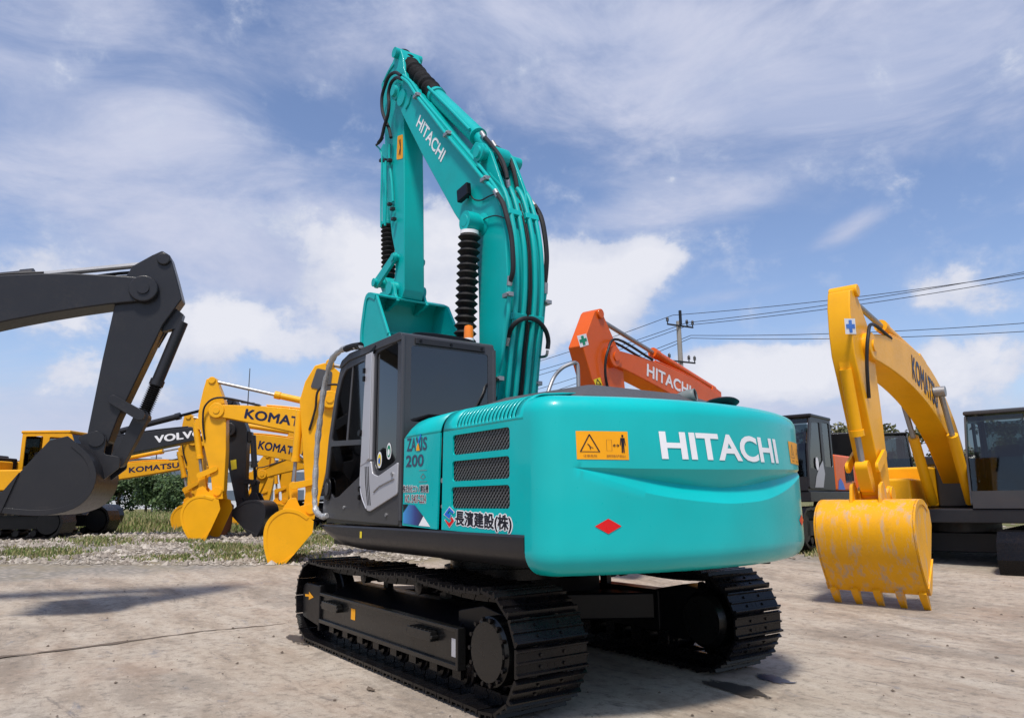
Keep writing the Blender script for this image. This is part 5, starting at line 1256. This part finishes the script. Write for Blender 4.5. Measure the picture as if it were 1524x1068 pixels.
for i, r_ in enumerate(rs):
    for k in range(NA):
        a = 2*PI*k/NA; x = CX+r_*math.cos(a); y = CY+r_*math.sin(a)
        z = gh(x, y)-.0 + (0.012*math.sin(x*1.3+y*.7)*math.sin(y*1.1) if r_ > 9 else 0)
        mb.v.append((x, y, z-(.004 if r_ < 9.5 else 0)))
for i in range(len(rs)-1):
    for k in range(NA): mb.f.append((i*NA+k, i*NA+(k+1) % NA, (i+1)*NA+(k+1) % NA, (i+1)*NA+k))
g = mb.build('ground', gmat, angle=60); tag(g, kind='structure')
# crack line
def wig(pts, amp, rr, n_=10):
    out = []
    for a, b_ in zip(pts[:-1], pts[1:]):
        for k in range(n_): t = k/n_; out.append(Vector(a).lerp(Vector(b_), t)+Vector((rr.uniform(-amp, amp), rr.uniform(-amp, amp), 0)))
    out.append(Vector(pts[-1])); return out
def g0(u, v):
    r_ = ray(u, v); k = -CZ/r_.z; p = CAM+r_*k; return Vector((p.x, p.y, 0))
crackm = paint('crack_dirt', (.13, .10, .075), .95, dirt=.3)
pts = wig([g0(u, v) for u, v in ((-60, 984), (100, 966), (228, 949), (300, 939), (345, 935), (400, 930), (450, 924))], .02, rng, 8)
ww = [.05+.035*math.sin(i*.9)*math.sin(i*.37) for i in range(len(pts))]; mb = MB()
for i, p in enumerate(pts):
    t = (pts[min(i+1, len(pts)-1)]-pts[max(i-1, 0)]).normalized(); q_ = Vector((-t.y, t.x, 0)); u_ = i/len(pts); w = max(.006, ww[i]*(1.0-u_*.75))
    mb.v += [tuple(p+q_*w+Vector((0, 0, .003))), tuple(p-q_*w+Vector((0, 0, .003)))]
mb.f = [(2*i, 2*i+1, 2*i+3, 2*i+2) for i in range(len(pts)-1)]
tag(mb.build('expansion_joint', crackm), kind='structure')
# wet stains
def stainmat(name, col, rough, thr):
    m, n, b = newmat(name); geo = n.n('ShaderNodeNewGeometry').outputs['Position']; gn = n.n('ShaderNodeTexCoord').outputs['Generated']
    b.inputs['Base Color'].default_value = (*col, 1); b.inputs['Roughness'].default_value = rough
    vv = n.n('ShaderNodeVectorMath', operation='SUBTRACT'); n.l(gn, vv.inputs[0]); vv.inputs[1].default_value = (.5, .5, .5)
    v2 = n.n('ShaderNodeVectorMath', operation='MULTIPLY'); n.l(vv.outputs[0], v2.inputs[0]); v2.inputs[1].default_value = (2, 2, 0)
    ln = n.n('ShaderNodeVectorMath', operation='LENGTH'); n.l(v2.outputs[0], ln.inputs[0])
    ns = n.noise(n.mapping(geo, sc=(1, 1.6, 1)), 7, 8, .7, .6)
    a = n.m('ADD', n.m('SUBTRACT', thr, ln.outputs['Value']), n.m('MULTIPLY', n.m('SUBTRACT', ns, .5), 2.2)); b.inputs['Alpha'].default_value = 1
    n.l(n.mapr(a, -.05, .18, 0, .92), b.inputs['Alpha'])
    return m
wet = stainmat('wet_stain', (.045, .052, .075), .4, .85); oil = stainmat('oil_film', (.05, .042, .036), .55, .8); oil_ = paint('oil_stain', (.05, .04, .033), .6, dirt=.8, dirtcol=(.20, .165, .14))
def blob(pts, mat, nm, rough=.03, z=.004):
    rough *= .3
    P = [g0(u, v) for u, v in pts]; out = []
    N = len(P)
    for i in range(N):
        a, b_ = P[i], P[(i+1) % N]
        for k in range(7): t = k/7; out.append(a.lerp(b_, t)+Vector((rng.uniform(-rough, rough), rng.uniform(-rough, rough), 0)))
    me = MB(); me.v = [(p.x, p.y, z) for p in out]; me.f = [tuple(range(len(out)))]
    tag(me.build(nm, mat, smooth=False), kind='structure')
blob(Z([(880, 650), (960, 625), (1050, 655), (1110, 680), (1170, 676), (1120, 694), (1020, 692), (960, 680), (930, 655)], 3.4954, 860, 820), wet, 'puddle')
blob(Z([(640, 660), (760, 660), (860, 690), (940, 725), (1000, 760), (1060, 782), (1000, 797), (900, 778), (830, 745), (740, 715), (650, 690)], 3.4954, 860, 820), oil, 'oil_stain', .02, .005)
blob(Z([(1065, 330), (1130, 315), (1230, 345), (1370, 372), (1350, 382), (1200, 362), (1110, 355)], 3.4954, 860, 820), oil, 'oil_stain', .05, .004)
blob([(435, 940), (452, 944), (470, 962), (440, 958), (425, 948)], oil, 'oil_stain', .02, .004)
# debris
mb = MB()
def pebble(mb, p, s_, rr):
    vs = []
    for k in range(6):
        d = [Vector((1, 0, 0)), Vector((-1, 0, 0)), Vector((0, 1, 0)), Vector((0, -1, 0)), Vector((0, 0, .7)), Vector((0, 0, -.4))][k]
        vs.append(p+d*s_*rr.uniform(.6, 1.3)+Vector((rr.uniform(-.2, .2), rr.uniform(-.2, .2), 0))*s_)
    mb.add(vs, [(0, 2, 4), (2, 1, 4), (1, 3, 4), (3, 0, 4), (2, 0, 5), (1, 2, 5), (3, 1, 5), (0, 3, 5)])
stone = newmat('gravel_stone'); n = stone[1]; b = stone[2]
n.l(n.ramp(n.n('ShaderNodeNewGeometry').outputs['Random Per Island'], [(0, (.17, .14, .11)), (.5, (.30, .26, .21)), (1, (.48, .43, .36))]), b.inputs['Base Color']); b.inputs['Roughness'].default_value = .9
for _ in range(11000):
    d_ = rng.uniform(14.8, 27); u = rng.uniform(-40, 640) if rng.random() < .93 else rng.uniform(640, 1560); p = gpt(u, d_)
    nz = math.sin(p.x*.9+1.3*math.sin(p.y*.5))*math.sin(p.y*.8+.7*math.sin(p.x*.33))
    if nz > .55 and rng.random() < .85: continue
    pebble(mb, p+Vector((0, 0, .01)), (rng.uniform(.015, .045) if rng.random() < .9 else rng.uniform(.05, .09))*(1+d_/60), rng)
o = mb.build('gravel', stone[0], smooth=False); tag(o, 'pale crushed gravel strip between the concrete and the grass', 'gravel', kind='stuff')
mb = MB()
for _ in range(1800):
    d_ = 3+12*rng.random()**.7; u = rng.uniform(-100, 1650); p = CAM+DH*d_+RH*((u-762)/FPX*d_); p.z = gh(p.x, p.y)+.002
    pebble(mb, p, rng.uniform(.002, .007)*(1 if rng.random() < .95 else 2.2), rng)
for _ in range(160):
    d_ = 3.5+9*rng.random(); u = rng.uniform(-50, 1600); p = CAM+DH*d_+RH*((u-762)/FPX*d_); p.z = gh(p.x, p.y)+.004
    pebble(mb, p, rng.uniform(.008, .02), rng)
for (u, v) in ((548, 1026), (552, 1027), (556, 1028)): pebble(mb, g0(u, v)+Vector((0, 0, .01)), .025, rng)
o = mb.build('loose_grit', crackm, smooth=False); tag(o, 'scattered dark grit and crumbs lying on the concrete', 'debris', kind='stuff')
# grass
gm = newmat('grass_blade'); n = gm[1]; b = gm[2]
n.l(n.ramp(n.n('ShaderNodeNewGeometry').outputs['Random Per Island'], [(0, (.08, .13, .02)), (.45, (.16, .20, .05)), (.75, (.30, .26, .11)), (1, (.42, .35, .2))]), b.inputs['Base Color']); b.inputs['Roughness'].default_value = .8
def blades(mb, p, h, n_, sp):
    for _ in range(n_):
        a = rng.uniform(0, 2*PI); q_ = p+Vector((rng.gauss(0, sp), rng.gauss(0, sp), 0)); hh = h*rng.uniform(.5, 1.2); w = .012+.004*hh*10
        s_ = Vector((math.cos(a), math.sin(a), 0))*w; tip = q_+Vector((rng.gauss(0, .3)*hh, rng.gauss(0, .3)*hh, hh)); mid_ = q_.lerp(tip, .5)+Vector((0, 0, hh*.08))
        mb.add([q_-s_, q_+s_, mid_+s_*.7, tip, mid_-s_*.7], [(0, 1, 2, 3, 4)])
mb = MB()
for _ in range(5200):
    d_ = 25+40*rng.random()**1.5; u = rng.uniform(-60, 560) if rng.random() < .8 else rng.uniform(560, 1560); p = gpt(u, d_); blades(mb, p, rng.uniform(.10, .28), 6, .25)
def tuft(u0, u1, d0, d1, n_, h=.12):
    for _ in range(n_):
        a = rng.gauss(0, .28); c = rng.gauss(0, .28); u = (u0+u1)/2+a*(u1-u0); d_ = (d0+d1)/2+c*(d1-d0); blades(mb, gpt(u, d_), h*rng.uniform(.4, 1.2), 5, .07)
tuft(240, 335, 15.6, 16.6, 500, .07); tuft(315, 385, 17.4, 19.2, 600, .12); tuft(345, 405, 16.0, 16.8, 250, .10); tuft(395, 475, 15.6, 18.5, 700, .09); tuft(250, 330, 20, 21, 160, .1); tuft(20, 150, 16, 18, 400, .1); tuft(430, 520, 19, 23, 500, .12); tuft(120, 230, 19, 22, 350, .12)
tuft(1170, 1215, 15.5, 18, 200, .12)
o = mb.build('grass', gm[0], smooth=False); tag(o, 'dry green and straw coloured grass with tufts in the gravel', 'grass', kind='stuff')

# ================================================================== SKY AND LIGHT
SUN_H = Vector((-.72, .69, 0)).normalized(); EL = math.radians(63)
SD = Vector((SUN_H.x*math.cos(EL), SUN_H.y*math.cos(EL), math.sin(EL)))
sl_ = bpy.data.lights.new('sun', 'SUN'); so = bpy.data.objects.new('sun', sl_); COL.objects.link(so)
sl_.energy = 4.0; sl_.angle = math.radians(8); sl_.color = (1, .95, .88)
so.rotation_euler = (-SD).to_track_quat('-Z', 'Y').to_euler(); so.location = (0, 0, 20)
w = bpy.data.worlds.new('World'); SC.world = w; w.use_nodes = True; n = NT(w.node_tree); w.node_tree.nodes.clear()
out = n.n('ShaderNodeOutputWorld'); bg = n.n('ShaderNodeBackground'); bg.inputs[1].default_value = .14; n.l(bg.outputs[0], out.inputs[0])
sky = n.n('ShaderNodeTexSky'); sky.sky_type = 'NISHITA'; sky.sun_disc = False; sky.sun_elevation = EL; sky.sun_rotation = math.atan2(SD.x, SD.y)
sky.air_density = 1.0; sky.dust_density = 1.2; sky.ozone_density = 2.0
gen = n.n('ShaderNodeTexCoord').outputs['Generated']
def dot(v): 
    x = n.n('ShaderNodeVectorMath', operation='DOT_PRODUCT'); n.l(gen, x.inputs[0]); x.inputs[1].default_value = v; return x.outputs['Value']
az = n.m('ARCTAN2', dot(RH), dot(DH)); el = n.m('ARCSINE', dot(Vector((0, 0, 1))))
cmb = n.n('ShaderNodeCombineXYZ'); n.l(az, cmb.inputs[0]); n.l(el, cmb.inputs[1]); ae = cmb.outputs[0]
def ae_of(u, v):
    r_ = ray(u, v).normalized(); return math.atan2(r_.dot(RH), r_.dot(DH)), math.asin(r_.z)
def blob_(u, v, ru, rv, rot=0., amp=1.):
    a, e = ae_of(u, v); 
    mp = n.n('ShaderNodeMapping', vector_type='TEXTURE'); n.l(ae, mp.inputs[0]); mp.inputs[1].default_value = (a, e, 0); mp.inputs[2].default_value = (0, 0, math.radians(rot)); mp.inputs[3].default_value = (ru/FPX*1., rv/FPX, 1)
    gr = n.n('ShaderNodeTexGradient', gradient_type='SPHERICAL'); n.l(mp.outputs[0], gr.inputs[0]); return n.m('MULTIPLY', n.mapr(gr.outputs['Fac'], 0, 1, 0, 1, True), amp)
def total(bs, base=None):
    t = base
    for q_ in bs:
        o_ = blob_(*q_); t = o_ if t is None else n.m('ADD', t, o_)
    return t
# high veil
veiln = n.noise(n.mapping(ae, rot=(0, 0, math.radians(-12)), sc=(1.6, 4.2, 1)), 2.0, 8, .62, .5)
veil = total([(1000, 90, 560, 210, -8, .72), (1180, 160, 260, 70, -12, .5), (560, 30, 520, 120, 5, .42), (360, 350, 420, 190, 0, .62), (300, 180, 130, 110, 0, .22), (980, 320, 330, 60, 8, .42), (1270, 340, 90, 28, 18, .6), (620, 420, 400, 150, 0, .5), (60, 120, 360, 260, 0, .5), (1450, 60, 300, 200, 0, .6), (1100, 640, 700, 110, 0, .55), (300, 620, 600, 130, 0, .5), (1060, 445, 160, 16, 6, .25), (760, 660, 1500, 130, 0, .3), (1180, 500, 200, 20, 0, .2)])
vz = n.m('ADD', veil, n.m('MULTIPLY', n.m('SUBTRACT', veiln, .5), 1.15)); vmask = n.mapr(vz, .0, .72, 0, .94, True)
# cumulus
cn = n.noise(n.mapping(ae, sc=(1, 1.25, 1)), 11, 12, .62, .15)
cb_ = [(900, 410, 150, 70, 0, 1.05), (970, 385, 70, 45, 0, .6), (800, 430, 160, 110, 0, .95), (650, 400, 170, 120, 0, .95), (520, 400, 120, 85, 0, .85), (560, 470, 190, 60, 0, .7), (350, 490, 130, 55, -8, .85), (270, 520, 80, 40, 0, .6), (1110, 545, 150, 50, 0, .95), (1220, 550, 110, 45, 0, .9), (1060, 575, 200, 60, 0, .8), (1400, 560, 200, 60, 0, .8), (90, 440, 150, 70, 0, .8), (160, 560, 160, 50, 0, .6), (1000, 268, 16, 12, 0, .35), (470, 520, 120, 30, 0, .5), (880, 465, 200, 50, 0, .55), (760, 480, 240, 90, 0, .5), (1420, 420, 130, 60, 0, .6)]
cb_ = [(u, v, a*1.12, b_*1.2, r_, k_*1.12) for u, v, a, b_, r_, k_ in cb_] + [(430, 330, 160, 70, 0, .35), (700, 350, 120, 70, 0, .5)]
cz = total(cb_); cz = n.m('ADD', cz, n.m('MULTIPLY', n.m('SUBTRACT', cn, .5), 2.3)); cmask = n.mapr(cz, .30, .68, 0, .96, True)
soft = n.mapr(cz, .05, .6, 0, .5, True)
shade = n.noise(n.mapping(ae, loc=(0, -.02, 0), sc=(1, 1.3, 1)), 6, 6, .55); shade = n.mapr(n.m('ADD', shade, n.m('MULTIPLY', cz, .25)), .45, .85)
K = 1/.14
def kc(c): return tuple(x*K for x in c)
skyc = n.n('ShaderNodeMix'); skyc.data_type = 'RGBA'; skyc.blend_type = 'MULTIPLY'; skyc.inputs[0].default_value = 1; n.l(sky.outputs[0], skyc.inputs[6]); skyc.inputs[7].default_value = (1.14, 1.10, 1.18, 1)
# higher sky a bit deeper
c = skyc.outputs[2]
vcol = n.mix(n.mapr(veiln, .35, .65), kc((.43, .50, .71)), kc((.63, .66, .81)))
c = n.mix(vmask, c, vcol)
c = n.mix(soft, c, kc((.60, .66, .81)))
ccol = n.mix(shade, kc((.56, .61, .76)), kc((.82, .83, .90)))
c = n.mix(cmask, c, ccol)
n.l(c, bg.inputs[0])
SC.view_settings.view_transform = 'Standard'; SC.view_settings.look = 'None'; SC.view_settings.exposure = 0; SC.view_settings.gamma = 1
SC.render.engine = 'CYCLES'
SC.cycles.max_bounces = 8; SC.cycles.transparent_max_bounces = 12
